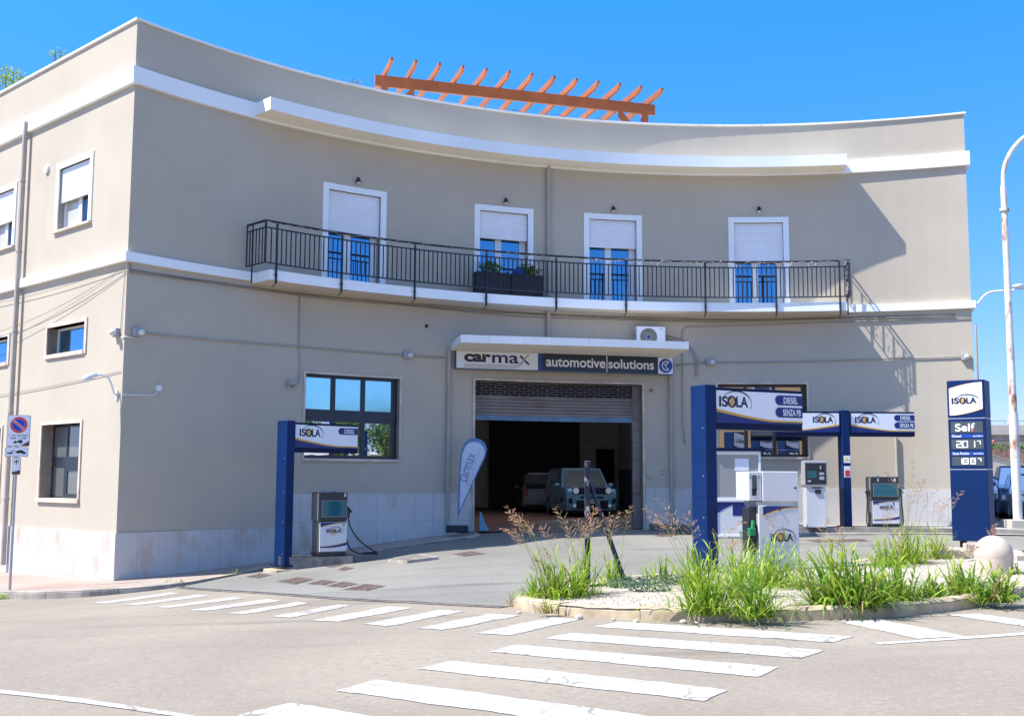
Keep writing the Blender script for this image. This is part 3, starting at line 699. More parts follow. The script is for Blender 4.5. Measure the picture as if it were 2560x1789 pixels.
# downpipes
def downpipe(pts, r=.055, clips=()):
    m = MB(); m.tube(pts, r, 10)
    for p in clips: m.tube([Vector(p)+Vector((0,0,-.02)),Vector(p)+Vector((0,0,.02))], r+.012, 10)
    return m.build('downpipe', M['pipe'], B, smooth='auto')
sm = fs(1369,600)[0]
downpipe([F(sm,.075,8.24),F(sm,.075,4.61)], clips=[F(sm,.075,6.2),F(sm,.075,7.6)])
downpipe([F(sm,.075,4.37),F(sm,.075,3.41)])
sg = fs(1119,1000)[0]; downpipe([F(sg,.07,3.2),F(sg,.07,-1.3)], .048, clips=[F(sg,.07,2.0),F(sg,.07,0)])
sg = fs(1676,1100)[0]; downpipe([F(sg,.07,2.75),F(sg,.07,-1.0),F(sg,.14,-1.12)], .048, clips=[F(sg,.07,2.0),F(sg,.07,0)])
sg = fs(2243,1200)[0]; downpipe([F(sg,.06,1.15),F(sg,.06,-1.1)], .035)
sL = ls(62,600)[0]
downpipe([LW(sL,.11,8.45),LW(sL,.12,8.0),LW(sL,.12,-2.0)], .06, clips=[LW(sL,.12,7.0),LW(sL,.12,5.3),LW(sL,.12,3.4),LW(sL,.12,1.5),LW(sL,.12,-.5)])
# conduits and cables
def cable(pts, r, mat, name='cable'):
    m = MB(); m.tube(pts, r, 5); return m.build(name, mat, B, smooth=True)
def frun(pix, off=.03, n=10):
    P = [fs(*q) for q in pix]; out = []
    for (a,za),(b,zb) in zip(P[:-1],P[1:]):
        k = max(1,int(abs(b-a)/.4)); out += [F(a+(b-a)*i/k, off, za+(zb-za)*i/k) for i in range(k)]
    out.append(F(P[-1][0],off,P[-1][1])); return out
cable(frun([(350,831),(747,866),(1015,888),(1110,894)]), .016, M['conduit'], 'conduit')
cable(frun([(1690,913),(1761,906),(2060,902),(2284,894),(2428,890)]), .016, M['conduit'], 'conduit')
cable(frun([(1712,1110),(1706,1060),(1705,830),(1712,817),(1900,812),(2060,806),(2300,798),(2428,793)]), .016, M['conduit'], 'conduit')
cable(frun([(748,733),(746,870),(749,920),(746,955),(735,966),(728,968)]), .012, M['conduit'], 'conduit')
cable(frun([(1660,845),(1700,858),(1728,872),(1742,900),(1740,940)],.05), .03, M['conduit'], 'insulated_pipe')
cable(frun([(1662,838),(1706,850),(1724,868)],.05), .012, M['cable'], 'cable')
def wav(z0, amp, s_a, s_b, off, n=70, seed=1):
    rnd = random.Random(seed); ph = [rnd.uniform(0,6) for _ in range(3)]
    return [F(s_a+(s_b-s_a)*i/n, off, z0+amp*(math.sin(i*.35+ph[0])*.4+math.sin(i*.13+ph[1])*.6)+rnd.uniform(-.006,.006)) for i in range(n+1)]
for k,(z0,am,r_) in enumerate(((4.30,.025,.011),(4.27,.03,.009),(4.23,.05,.008))):
    cable(wav(z0,am,S0+.05,S1-.4,.03+.012*k,seed=k), r_, M['cable'])
cable([F(S0+.05,.03,4.40),F(S0+.08,.03,4.2)], .012, M['cable'])
# loose wires hanging on the left wall
def sag(p,q,d,n=14): return [p.lerp(q,i/n)+Vector((0,0,-4*d*(i/n)*(1-i/n))) for i in range(n+1)]
cable(sag(LW(-.05,.06,4.30),LW(-7.5,.10,3.45),.22), .006, M['cable'])
cable(sag(LW(-.05,.06,4.26),LW(-7.5,.10,3.05),.16), .005, M['cable'])
cable(sag(LW(-.05,.06,4.34),LW(-7.5,.06,4.25),.10), .006, M['cable'])
cable([LW(-.06,.02,4.3),LW(-.10,.02,3.6),LW(-.14,.02,2.9)], .006, M['cable'])
cable(sag(LW(-.06,.02,2.16),LW(-6,.03,1.95),.03), .006, M['cable'])
cable([LW(-.10,.02,2.86),F(S0+.3,.03,2.86)][:1]+[CL+mL*.03+Vector((0,0,2.87))]+[F(S0+.35,.03,2.86)], .012, M['pvc'],'conduit')
v = MB(); s_,z_ = ls(119,423)
v.tube([LW(s_,0,z_),LW(s_,.05,z_)],.10,16); v.build('vent_cover', M['plastic_white'], B, smooth='auto')
s_,z_ = fs(1066,815); v = MB(); v.tube([F(s_,-.02,z_),F(s_,.012,z_)],.05,14); v.build('vent_hole', M['black'], B)
s_,z_ = fs(1628,976); v = MB(); v.tube([F(s_,0,z_),F(s_,.04,z_)],.05,8); v.build('wall_plug', plain('rusty_yellow',(.30,.20,.06),.7), B)
s_,z_ = fs(724,957); v = MB(); cbox(v,F,s_-.10,s_+.10,z_-.05,z_+.06,0,.16); v.tube([F(s_-.06,.10,z_-.05),F(s_-.06,.10,z_-.13)],.025,6); v.build('junction_box', M['conduit'], B)
def mk_stain(nm,c,lo,hi,sc):
    m, n, b = _mat(nm); out=n.nodes['Material Output']; tc=n.nodes.new('ShaderNodeTexCoord'); t=n.nodes.new('ShaderNodeTexNoise'); t.inputs['Scale'].default_value=sc; t.inputs['Detail'].default_value=6; n.links.new(tc.outputs['Object'],t.inputs['Vector'])
    r=n.nodes.new('ShaderNodeMapRange'); r.inputs[1].default_value=lo; r.inputs[2].default_value=hi; r.inputs[4].default_value=.75; n.links.new(t.outputs[0],r.inputs[0])
    b.inputs['Base Color'].default_value=(*c,1); b.inputs['Roughness'].default_value=.95; n.links.new(r.outputs[0],b.inputs['Alpha']); return m
st=MB(); s_=fs(645,690)[0]; cbox(st,F,s_-.05,s_+.04,4.44,4.63,.097,.099); st.build('rust_stain', mk_stain('rust_run',(.42,.28,.10),.35,.5,6), B)
# corner downpipe and bracket on the far right
cable([CRt+mR*.07+Vector((0,0,4.0)),CRt+mR*.07+Vector((0,0,-1.2))], .03, M['cable'], 'corner_cable')
# side shutter of right area: fire notice and small plate by the garage
s_,z_ = fs(1658,1181); v = MB(); cbox(v,F,s_-.055,s_+.055,z_-.055,z_+.055,.0,.012,0); cbox(v,F,s_-.035,s_+.035,z_-.035,z_+.035,.012,.016,1); cbox(v,F,s_-.018,s_+.012,z_-.022,z_+.022,.016,.02,0)
tag(v.build('fire_sign', [M['red'],M['sign_white']]), 'small red and white fire notice on the wall right of the garage door', 'sign')
s_,z_ = fs(1624,1190); v = MB(); cbox(v,F,s_-.08,s_+.08,z_-.06,z_+.06,.0,.03); tag(v.build('meter_plate', M['pipe'], bevel=.006), 'plain beige utility hatch on the wall beside the garage door', 'hatch')

# ------------------------------------------------------------------ wall lamps
def frame_at(s, off, z):    # local frame on the facade: x along wall, -y outwards
    p,n,t = fpos(s); a = math.atan2(t.y,t.x); q = F(s,off,z); return q, a
spots = [(893,454,'above the leftmost balcony door'),(1263,505,'above the balcony door with planters in front'),(1532,525,'above the third balcony door from the left'),(1897,526,'above the rightmost balcony door')]
lamp0 = None
for px,py,wh in spots:
    s_,z_ = fs(px,py); q,a = frame_at(s_,0,z_)
    lab = 'small black cone spotlight on the wall '+wh
    if lamp0 is None:
        lamp0 = thing('wall_spotlight', lab, 'wall lamp', q, a, 'black spotlights above the balcony doors')
        m = MB(); m.tube([(0,0,.02),(0,-.05,.03)],.03,10); m.tube([(0,-.05,.08),(0,-.09,-.05)],[.035,.065],14); m.build('lamp_housing', M['black'], lamp0, smooth='auto')
        m = MB(); m.tube([(0,-.089,-.046),(0,-.092,-.056)],.055,14); m.build('lens', M['lamp_glass'], lamp0)
    else: dup(lamp0, q, a, lab)
def bulk(q, a, label, flood=False):
    t = thing('bulkhead_lamp', label, 'wall lamp', q, a, 'white security lamps on the conduit')
    m = MB(); m.box(-.09,.09,-.10,0,-.09,.09); m.build('junction_box', M['plastic_grey'], t, bevel=.01)
    m = MB(); m.sph((.05,-.15,-.01),.075,.075,.065,14,10); m.build('lamp_glass', M['lamp_glass'], t, smooth=True)
    return t
b0_ = bulk(*frame_at(fs(338,830)[0],0,fs(338,830)[1]), 'white round security lamp on the shaded wall just right of the building corner')
s_,z_ = fs(1015,888); q,a = frame_at(s_,0,z_); dup(b0_, q, a, 'white round security lamp on the conduit left of the garage awning')
s_,z_ = fs(1773,905); q,a = frame_at(s_,0,z_); dup(b0_, q, a, 'white round security lamp on the conduit right of the garage awning')
s_,z_ = fs(2412,892); q,a = frame_at(s_,0,z_); dup(b0_, q, a, 'white round security lamp at the far right end of the curved wall')
s_,z_ = ls(295,832); q = LW(s_,0,z_); aL_ = math.atan2(-DL.y,-DL.x)
dup(b0_, q, aL_, 'white round security lamp on the sunlit side wall just left of the corner')
# gooseneck lamp at the corner, with conduit and box
s_,z_ = ls(294,975); t = thing('gooseneck_lamp', 'white gooseneck lamp on the sunlit side wall close to the corner', 'wall lamp', LW(s_,0,z_), aL_)
m = MB(); m.tube([(0,0,-.12),(0,-.08,-.05),(0,-.14,.12),(-.02,-.20,.24),(-.06,-.32,.30),(-.10,-.45,.30)],.022,8); m.box(-.03,.03,-.03,0,-.2,.0); m.build('arm', M['plastic_white'], t, smooth='auto')
m = MB(); m.tube([(-.10,-.42,.30),(-.12,-.60,.22)],[.04,.08],10); m.sph((-.12,-.62,.20),.085,.085,.07); m.build('lamp_head', M['plastic_white'], t, smooth=True)
t = MB(); P = frun([(300,986),(380,988),(388,982),(394,972)],.03); t.tube([CL+mL*.03+Vector((0,0,fs(300,986)[1]))]+P,.012,6)
s_,z_ = fs(394,970); cbox(t,F,s_-.055,s_+.055,z_-.055,z_+.055,0,.07)
tag(t.build('cable_box', M['plastic_white']), 'pale square junction box with a bent conduit on the shaded wall near the corner', 'junction box')

# ------------------------------------------------------------------ carmax sign
sgL = aty(1139,874,1); 
eL = F(fs(1139,900,.16)[0],.16,0); eR = F(fs(1684,910,.22)[0],.22,0)
dv = (eR-eL); Ws = math.hypot(dv.x,dv.y); a = math.atan2(dv.y,dv.x)
zb_ = ray(1140,921).z*eL.y; zt_ = ray(1139,874).z*eL.y
Hs = zt_-zb_
zr = ray(1684,933).z*eR.y
print('sign', Ws, Hs, zb_, zr)
sg = thing('shop_sign', 'long dark and white light box sign lettered carmax automotive solutions under the garage awning', 'sign', (eL.x,eL.y,zb_), a)
m = MB(); m.box(0,Ws,.0,.16,0,Hs); m.build('sign_case', plain('blue_grey_sign_frame',(.05,.11,.22),.4), sg, bevel=.008)
def rect(mb,x0,x1,z0,z1,y,mi=0,t=.004): mb.box(x0,x1,y-t,y,z0,z1,mi)
e = .022
m = MB(); rect(m,e,Ws*.365,e,Hs-e,0); m.build('white_panel', M['sign_white'], sg)
m = MB(); rect(m,Ws*.366,Ws*.384,e,Hs-e,0); m.build('blue_strip', M['mid_blue'], sg)
m = MB(); rect(m,Ws*.385,Ws*.924,e,Hs-e,0); m.build('dark_panel', M['sign_black'], sg)
m = MB(); rect(m,Ws*.925,Ws-e,e,Hs-e,0); m.build('white_panel', M['sign_white'], sg)
text('car', Ws*.037,Ws*.155,Hs*.38,Hs*.82,-.007,M['sign_black'],sg,.045)
text('ma', Ws*.160,Ws*.278,Hs*.36,Hs*.80,-.007,M['logo_blue'],sg,.018)
m = MB()
def stroke(mb,pts,wd,y,mi=0,t=.003):
    for (x0,z0),(x1,z1) in zip(pts[:-1],pts[1:]):
        d = Vector((x1-x0,z1-z0)); 
        if d.length<1e-6: continue
        d.normalize(); nx,nz = -d.y*wd/2, d.x*wd/2; ex,ez = d.x*wd*.15,d.y*wd*.15
        mb.prism([(x0+nx-ex,z0+nz-ez),(x0-nx-ex,z0-nz-ez),(x1-nx+ex,z1-nz+ez),(x1+nx+ex,z1+nz+ez)], y-t, y, mi)
stroke(m,[(Ws*.286,Hs*.78),(Ws*.324,Hs*.34)],.05,-.005,0)
m.build('lettering', M['logo_blue'], sg)
m = MB()
for dz,dx in ((0,0),(-.05,.022)):
    stroke(m,[(Ws*.037,Hs*.24+dz),(Ws*.26,Hs*.24+dz),(Ws*.275+dx,Hs*.30+dz*.8),(Ws*.29+dx,Hs*.42+dz*.4),(Ws*.322+dx,Hs*.88)],.024,-.009)
m.build('swoosh', M['sign_silver'], sg)
text('automotive', Ws*.402,Ws*.675,Hs*.26,Hs*.78,-.007,M['sign_white'],sg,.018)
text('solutions', Ws*.690,Ws*.905,Hs*.26,Hs*.78,-.007,M['sign_white'],sg,.018)
m = MB(); rect(m,Ws*.6805,Ws*.6845,Hs*.06,Hs*.95,-.004); m.build('divider', M['sign_white'], sg)
cxl, czl = Ws*.9615, Hs*.5; rr = Hs*.40
m = MB(); m.disc((cxl,czl),rr,-.007,-.004,32); m.build('round_logo', M['mid_blue'], sg)
m = MB()
for k in range(20):
    a0 = math.radians(55+k*12.5); a1 = math.radians(55+(k+1)*12.5)
    stroke(m,[(cxl+.02+rr*.62*math.cos(a0),czl+rr*.62*math.sin(a0)),(cxl+.02+rr*.62*math.cos(a1),czl+rr*.62*math.sin(a1))],rr*.16,-.008)
stroke(m,[(cxl+rr*.36,czl+rr*.55),(cxl-rr*.05,czl)],rr*.13,-.008); stroke(m,[(cxl+rr*.36,czl-rr*.55),(cxl-rr*.05,czl)],rr*.13,-.008); stroke(m,[(cxl-rr*.3,czl+rr*.35),(cxl+rr*.1,czl-rr*.2)],rr*.10,-.008)
m.build('logo_mark', M['sign_white'], sg)
for fx in (.1,.42,.6,.88):
    m = MB(); m.box(Ws*fx-.06,Ws*fx+.06,.03,.10,Hs,Hs+.05); m.tube([(Ws*fx,.06,Hs+.03),(Ws*fx,.30,Hs+.22)],.012,5); m.build('bracket', M['black'], sg)

# ------------------------------------------------------------------ air conditioner on the awning
sa_ = fs(1590,820,.35)[0]; q,a = frame_at(sa_,.12,zA+.01)
ac = thing('air_conditioner', 'white air conditioning outdoor unit standing on the garage awning', 'air conditioner', q, a)
m = MB(); m.box(0,.78,-.30,0,.04,.60); m.build('casing', M['plastic_white'], ac, bevel=.015)
m = MB(); m.box(.05,.12,-.28,-.02,0,.04); m.box(.64,.71,-.28,-.02,0,.04); m.build('foot', M['black'], ac)
m = MB(); m.disc((.32,.32),.235,-.306,-.302,36); m.build('fan_opening', plain('fan_dark',(.10,.09,.08),.6), ac)
m = MB()
for k in range(26):
    t0 = 2*PI*k/26; stroke(m,[(.32+.05*math.cos(t0),.32+.05*math.sin(t0)),(.32+.15*math.cos(t0+.18),.32+.15*math.sin(t0+.18)),(.32+.23*math.cos(t0+.5),.32+.23*math.sin(t0+.5))],.007,-.308)
m.disc((.32,.32),.235,-.312,-.307,36,r2=.222); m.build('fan_grille', plain('grille_beige',(.42,.40,.36),.5), ac)
m = MB(); m.disc((.32,.32),.045,-.318,-.311,18); m.build('fan_hub', M['mid_blue'], ac)
m = MB()
for k in range(10): m.box(-.004,0,-.27,-.04,.10+k*.045,.115+k*.045)
m.build('side_grille', M['black'], ac)
m = MB(); stroke(m,[(.62,.53),(.72,.53)],.02,-.303); stroke(m,[(.62,.09),(.74,.09)],.015,-.303); m.build('badge', M['sign_silver'], ac)
m = MB(); m.box(.78,.83,-.28,-.08,.06,.20); m.build('valve_cover', M['plastic_white'], ac, bevel=.01)

# ------------------------------------------------------------------ planters on the balcony and string lights
def leafy(center, rx_, ry_, rz_, n, size, mat, name='foliage', seed=1, parent=None, extra=None, hollow=.0):
    rnd = random.Random(seed); m = MB()
    for _ in range(n):
        while True:
            p = Vector((rnd.uniform(-1,1),rnd.uniform(-1,1),rnd.uniform(-1,1)))
            if hollow < p.length < 1: break
        c = Vector(center)+Vector((p.x*rx_,p.y*ry_,p.z*rz_)); d = Vector((rnd.gauss(0,1),rnd.gauss(0,1),rnd.gauss(0.3,1))).normalized()
        e_ = d.cross(Vector((rnd.gauss(0,1),rnd.gauss(0,1),rnd.gauss(0,1)))).normalized(); L = size*rnd.uniform(.6,1.4); w_ = L*.35
        m.poly([c-e_*w_*.2, c+d*L*.5-e_*w_, c+d*L, c+d*L*.5+e_*w_], 0)
    if extra:
        for _ in range(extra):
            p = Vector((rnd.uniform(-1,1),rnd.uniform(-1,1),rnd.uniform(0,1))); c = Vector(center)+Vector((p.x*rx_,p.y*ry_,p.z*rz_)); m.sph(c,.025,n=6,m=4,mi=1)
    return m.build(name, [mat,M['flower']], parent)
for k,(p0,p1,lab,fl_) in enumerate(((1191,1272,'dark planter box with a leafy green plant on the balcony, left of the pair',0),(1276,1354,'dark planter box with white flowering plant on the balcony, right of the pair',14))):
    a_ = fs(p0,715,.60)[0]; b_ = fs(p1,715,.60)[0]; q,an = frame_at(a_,.36,4.61); L = b_-a_
    t = thing('planter', lab, 'planter', q, an+.0, 'planter boxes behind the balcony rail')
    m = MB(); m.box(0,L,-.32,0,0,.56); m.box(-.015,L+.015,-.335,.015,.52,.575); m.build('planter_box', M['planter'], t, bevel=.008)
    leafy((L*.45 if not fl_ else L*.6,-.16,.68), L*.36, .15, .20, 170, .11, M['leaf'], 'plant', 5+k, t, fl_)
a_ = fs(1290,700,.6)[0]; q,an = frame_at(a_,.5,5.19); m = MB(); m.sph((.1,0,.06),.16,.10,.13,12,8)
o = m.build('watering_ball', M['mid_blue'], None, smooth=True); o.location = q; tag(o,'rounded blue plastic can between the two planters on the balcony','can')
rnd = random.Random(3); m = MB(); P = []
for i in range(150):
    s_ = br0+(br1-br0)*i/149; P.append(F(s_, OFF+.03+rnd.uniform(-.02,.02), 5.66+rnd.uniform(-.05,.03)))
m.tube(P,.004,4)
for i in range(60,150):
    if rnd.random()<.8: p = P[i]; m.tube([p,p+Vector((rnd.uniform(-.05,.05),0,rnd.uniform(-.12,.06)))],.006,4)
for k in range(90): p = F(br1+rnd.uniform(-.03,.03), .30+rnd.random()*.54, 4.9+rnd.random()*.7); m.tube([p,p+Vector((rnd.uniform(-.03,.03),0,rnd.uniform(-.07,.03)))],.005,4)
for k in range(40): p = F(br0+rnd.uniform(-.03,.03), .50+rnd.random()*.3, 4.9+rnd.random()*.7); m.tube([p,p+Vector((rnd.uniform(-.03,.03),0,rnd.uniform(-.07,.03)))],.004,4)
tag(m.build('string_lights', plain('clear_fairy_lights',(.55,.50,.45),.4)), 'tangled string of small clear fairy lights wound along the balcony top rail', 'string lights')

# ------------------------------------------------------------------ roof pergola
ZP = 10.15
def atZ(px,py,z): d = ray(px,py); return d*(z/d.z)
A = aty(938,186,31.0); Bp = aty(1640,262,31.0)
# beam runs straight; solve far end so that both ends have the same height
zb2 = A.z; d_ = ray(1638,262); Bp = d_*(zb2/d_.z)
dv = Bp-A; Lp = math.hypot(dv.x,dv.y); ap = math.atan2(dv.y,dv.x)
print('pergola', A, Bp, Lp, math.degrees(ap))
pg = thing('pergola', 'orange stained wooden pergola on the flat roof behind the parapet', 'pergola', (A.x,A.y,8.56), ap)
hB = A.z-8.56; bh = .33
m = MB(); m.box(0,Lp,0,.09,hB-bh,hB); m.build('beam', M['wood'], pg, bevel=.008)
m = MB(); m.box(0,Lp,3.4,3.49,hB-bh,hB); m.build('beam', M['wood'], pg, bevel=.008)
NR_ = 13
for k in range(NR_):
    x = .30+(Lp-.5)*k/(NR_-1)
    # rafter: cut end profile, in y,z
    prof = [(-.98,hB+.19),(-.98,hB+.10),(-.80,hB-.0),(4.1,hB-.0),(4.1,hB+.19)]
    m = MB(); n_ = len(prof)
    m.add([(x-.036,y,z) for y,z in prof]+[(x+.036,y,z) for y,z in prof],[list(range(n_-1,-1,-1)),[n_+i for i in range(n_)]]+[[i,(i+1)%n_,n_+(i+1)%n_,n_+i] for i in range(n_)])
    m.build('rafter', M['wood'], pg, bevel=.006)
for x in (.28,Lp-.32):
    for y in (0.10,3.30):
        m = MB(); m.box(x-.09,x+.09,y-.11,y+.09,0,hB-.12); m.build('post', M['wood'], pg, bevel=.008)
for x0,x1 in ((.35,1.15),(Lp-.40,Lp-1.2)):
    m = MB(); m.prism([(x0,hB-1.05),(x0,hB-1.25),(x1,hB-bh-.18),(x1,hB-bh),(x1-.12*(1 if x1>x0 else -1),hB-bh)], .01,.08); m.build('brace', M['wood'], pg)
m = MB(); PP = []
for k in range(6):
    a_=Vector((.3+k*Lp/6.2,1.2,hB-.20)); b_=Vector((.3+(k+1)*Lp/6.2,1.2,hB-.20)); PP += sag(a_,b_,.09,8)[:-1]
m.tube(PP,.008,4)
for p in PP[::3]: m.sph(p+Vector((0,0,-.04)),.025,n=6,m=4)
m.build('festoon_lights', M['darkcable'], pg)
# roof plants
for (px,py,d,sz,lab,sd) in ((28,197,29.5,.42,'bushy green plant on the roof at the far left edge of the picture',1),(148,140,27.0,.26,'small wispy green plant on the roof above the sunlit side wall',2),(885,207,31,.20,'faint dry twig plant on the roof left of the pergola',3)):
    p = aty(px,py,d); t = thing('roof_plant', lab, 'plant', (p.x,p.y,8.56), 0)
    m = MB()
    for k in range(7):
        a_ = k*.9; m.tube([(0,0,0),(math.cos(a_)*.08,math.sin(a_)*.08,(p.z-8.56)*.6),(math.cos(a_)*sz*.6,math.sin(a_)*sz*.6,p.z-8.56+sz*.3)],.008,4)
    m.build('stem', M['bark'], t)
    leafy((0,0,p.z-8.56),sz,sz,sz*.75,(420,110,26)[sd-1],(.07,.05,.05)[sd-1],M['leaf_light'] if sd<3 else M['leaf_grey'],'foliage',sd,t)

# ------------------------------------------------------------------ GROUND
def sheet(name, xs, ys, mat, h=0):
    m = MB(); nx=len(xs)
    for y in ys:
        for x in xs: m.v.append((x,y,G(x,y)+h))
    for j in range(len(ys)-1):
        for i in range(nx-1): m.f.append([j*nx+i,j*nx+i+1,(j+1)*nx+i+1,(j+1)*nx+i]); m.mi.append(0)
    return struct(m.build(name, mat, smooth=True))
def axis(lo,hi,step,ext): 
    a = list(np.arange(lo,hi+.01,step)); return [lo-e for e in ext[::-1]]+a+[hi+e for e in ext]
ext = [3,10,30,80,200,600,1800]
sheet('road', axis(-22,20,.5,ext), axis(-6,38,.5,ext), M['road'])
def clip(mb, pts, h, zfun=None):
    """drape a polygon over the relief, cut on the half-metre grid of the road"""
    bm = bmesh.new(); vs = [bm.verts.new((p[0],p[1],0)) for p in pts]; bm.faces.new(vs)
    xs = [p[0] for p in pts]; ys = [p[1] for p in pts]
    for k in range(int(math.floor(min(xs)*2)),int(math.ceil(max(xs)*2))+1):
        bmesh.ops.bisect_plane(bm, geom=bm.verts[:]+bm.edges[:]+bm.faces[:], plane_co=(k*.5,0,0), plane_no=(1,0,0))
    for k in range(int(math.floor(min(ys)*2)),int(math.ceil(max(ys)*2))+1):
        bmesh.ops.bisect_plane(bm, geom=bm.verts[:]+bm.edges[:]+bm.faces[:], plane_co=(0,k*.5,0), plane_no=(0,1,0))
    bmesh.ops.triangulate(bm, faces=bm.faces[:])
    b = len(mb.v); bm.verts.ensure_lookup_table()
    for v in bm.verts: mb.v.append((v.co.x,v.co.y,(zfun or G)(v.co.x,v.co.y)+h))
    for f in bm.faces:
        idx = [b+v.index for v in f.verts]
        if f.normal.z < 0: idx = idx[::-1]
        mb.f.append(idx); mb.mi.append(0)
    bm.free()
def drape(name, pts, mat, h):
    m = MB(); clip(m, pts, h); return struct(m.build(name, mat))
def smoothline(P, n=6):
    out = []
    P = [Vector((p[0],p[1],0)) for p in P]
    for i in range(len(P)-1):
        a,b,c,d = P[max(i-1,0)],P[i],P[i+1],P[min(i+2,len(P)-1)]
        for k in range(n):
            t = k/n; out.append(.5*((2*b)+(c-a)*t+(2*a-5*b+4*c-d)*t*t+(3*b-a-3*c+d)*t**3))
    out.append(P[-1]); return out
# island outline
isl_f = [gp(*q) for q in ((1285,1519),(1330,1529),(1450,1541),(1600,1549),(1750,1553),(1900,1553),(2050,1550),(2200,1543),(2330,1533),(2440,1518),(2540,1496),(2640,1465))]
isl_b = [gp(*q) for q in ((2900,1425),(2560,1392),(2330,1392),(2200,1408),(2000,1440),(1800,1448),(1640,1456),(1480,1470),(1360,1488))]
isl = smoothline(isl_f+isl_b+[isl_f[0]],5)[:-1]
# grate line
gr = smoothline([gp(*q) for q in ((452,1466),(470,1470.5),(784,1492),(1035,1506),(1259,1518))],6)
kerbL = smoothline([gp(*q) for q in ((-330,1485),(-120,1490),(24,1496),(80,1497),(148,1495),(223,1491),(319,1482),(399,1473),(463,1463),(558,1444),(640,1428),(668,1421))],4)
PAVE_W = 1.55
eF = [F(s,PAVE_W,0) for s in np.linspace(fs(775,1385)[0], ga-.9, 16)]
eEnd = [F(ga-.55,PAVE_W*.95,0),F(ga-.3,PAVE_W*.75,0),F(ga-.12,PAVE_W*.4,0),F(ga-.08,0,0)]
isleL = gp(668,1421); colbase = [gp(*q) for q in ((668,1421),(735,1417))]
pave_line = kerbL + [Vector((p.x,p.y,0)) for p in (gp(730,1418),)] + eF + eEnd
pav = [ (p.x,p.y) for p in pave_line] + [(F(ga-.08,-.3,0).x,F(ga-.08,-.3,0).y)] + [(F(s,-.3,0).x,F(s,-.3,0).y) for s in np.linspace(ga-.5,S0+.5,14)] + [(CL+mL*-.3).to_tuple()[:2]] + [(LW(-3,-.3,0).x,LW(-3,-.3,0).y),(LW(-15.9,-.3,0).x,LW(-15.9,-.3,0).y),(-24,26)]
# forecourt
fc = [(p.x,p.y) for p in gr] + [(p.x,p.y) for p in [gp(1290,1512)]+[isl_b[i] for i in (8,7,6,5,4,3,2,1,0)]] + [(24,22),(24,34),(13.5,34),(F(S1-.1,.2,0).x,F(S1-.1,.2,0).y)] + [(F(s,.3,0).x,F(s,.3,0).y) for s in np.linspace(S1-.5,ga,20)] + [(p.x,p.y) for p in [F(ga-.12,.3,0)]+eF[::-1]] + [(p.x+.15,p.y+.2) for p in kerbL[::-1] if p.x > gr[0].x+.1 and p.y<30]
drape('forecourt', fc, M['forecourt'], .004)
HK = .12
def hk(x,y): return .035+.085*min(1,max(0,(gr[0].x+.6-x)/2.2))
m = MB(); clip(m, pav, 0, lambda x,y: G(x,y)+hk(x,y)); struct(m.build('pavement', M['pavement']))
# concrete strip of the pavement along the curved front
def kerb(name, line, h, wdt, mat, stone=1.0, side=1, gap=.012, pave=False):
    # stones along the line, width to the left of the direction times side
    L = [Vector((p.x,p.y,0)) for p in line]; m = MB(); acc = 0
    # resample
    pts=[L[0]]; 
    for a_,b_ in zip(L[:-1],L[1:]):
        n_ = max(1,int((b_-a_).length/.25))
        for k in range(1,n_+1): pts.append(a_.lerp(b_,k/n_))
    cur=[pts[0]]; ln=0; rnd=random.Random(5); target=stone
    segs=[]
    for a_,b_ in zip(pts[:-1],pts[1:]):
        cur.append(b_); ln += (b_-a_).length
        if ln>=target: segs.append(cur); cur=[b_]; ln=0; target=stone*rnd.uniform(.75,1.2)
    if len(cur)>1: segs.append(cur)
    for sg_ in segs:
        dh = rnd.uniform(-.012,.008); dw = rnd.uniform(-.008,.008)
        d0=(sg_[1]-sg_[0]).normalized(); d1=(sg_[-1]-sg_[-2]).normalized()
        q=[sg_[0]+d0*gap*.5]+sg_[1:-1]+[sg_[-1]-d1*gap*.5]; b=len(m.v); n_=len(q)
        for i,p in enumerate(q):
            d=(q[min(i+1,n_-1)]-q[max(i-1,0)]).normalized(); nv=Vector((-d.y,d.x,0))*side; z=G(p.x,p.y)+(hk(p.x,p.y)-HK if pave else 0)
            for (o_,zz) in ((dw,-.3),(dw,h*.72+dh),(dw+.03,h+dh),(wdt,h+dh),(wdt,-.3)): r=p+nv*o_; m.v.append((r.x,r.y,z+zz))
        for i in range(n_-1):
            for k in range(4): 
                f=[b+i*5+k,b+(i+1)*5+k,b+(i+1)*5+k+1,b+i*5+k+1]; m.f.append(f); m.mi.append(0)
        m.f += [[b+k for k in range(5)],[b+(n_-1)*5+k for k in range(5)]]; m.mi += [0,0]
    bmx = m.build(name, mat); me = bmx.data; bm=bmesh.new(); bm.from_mesh(me); bmesh.ops.recalc_face_normals(bm, faces=bm.faces); bm.to_mesh(me); bm.free()
    return struct(bmx)
kerb('kerb', pave_line, HK+.012, .16, M['kerb'], 1.1, 1, pave=True)
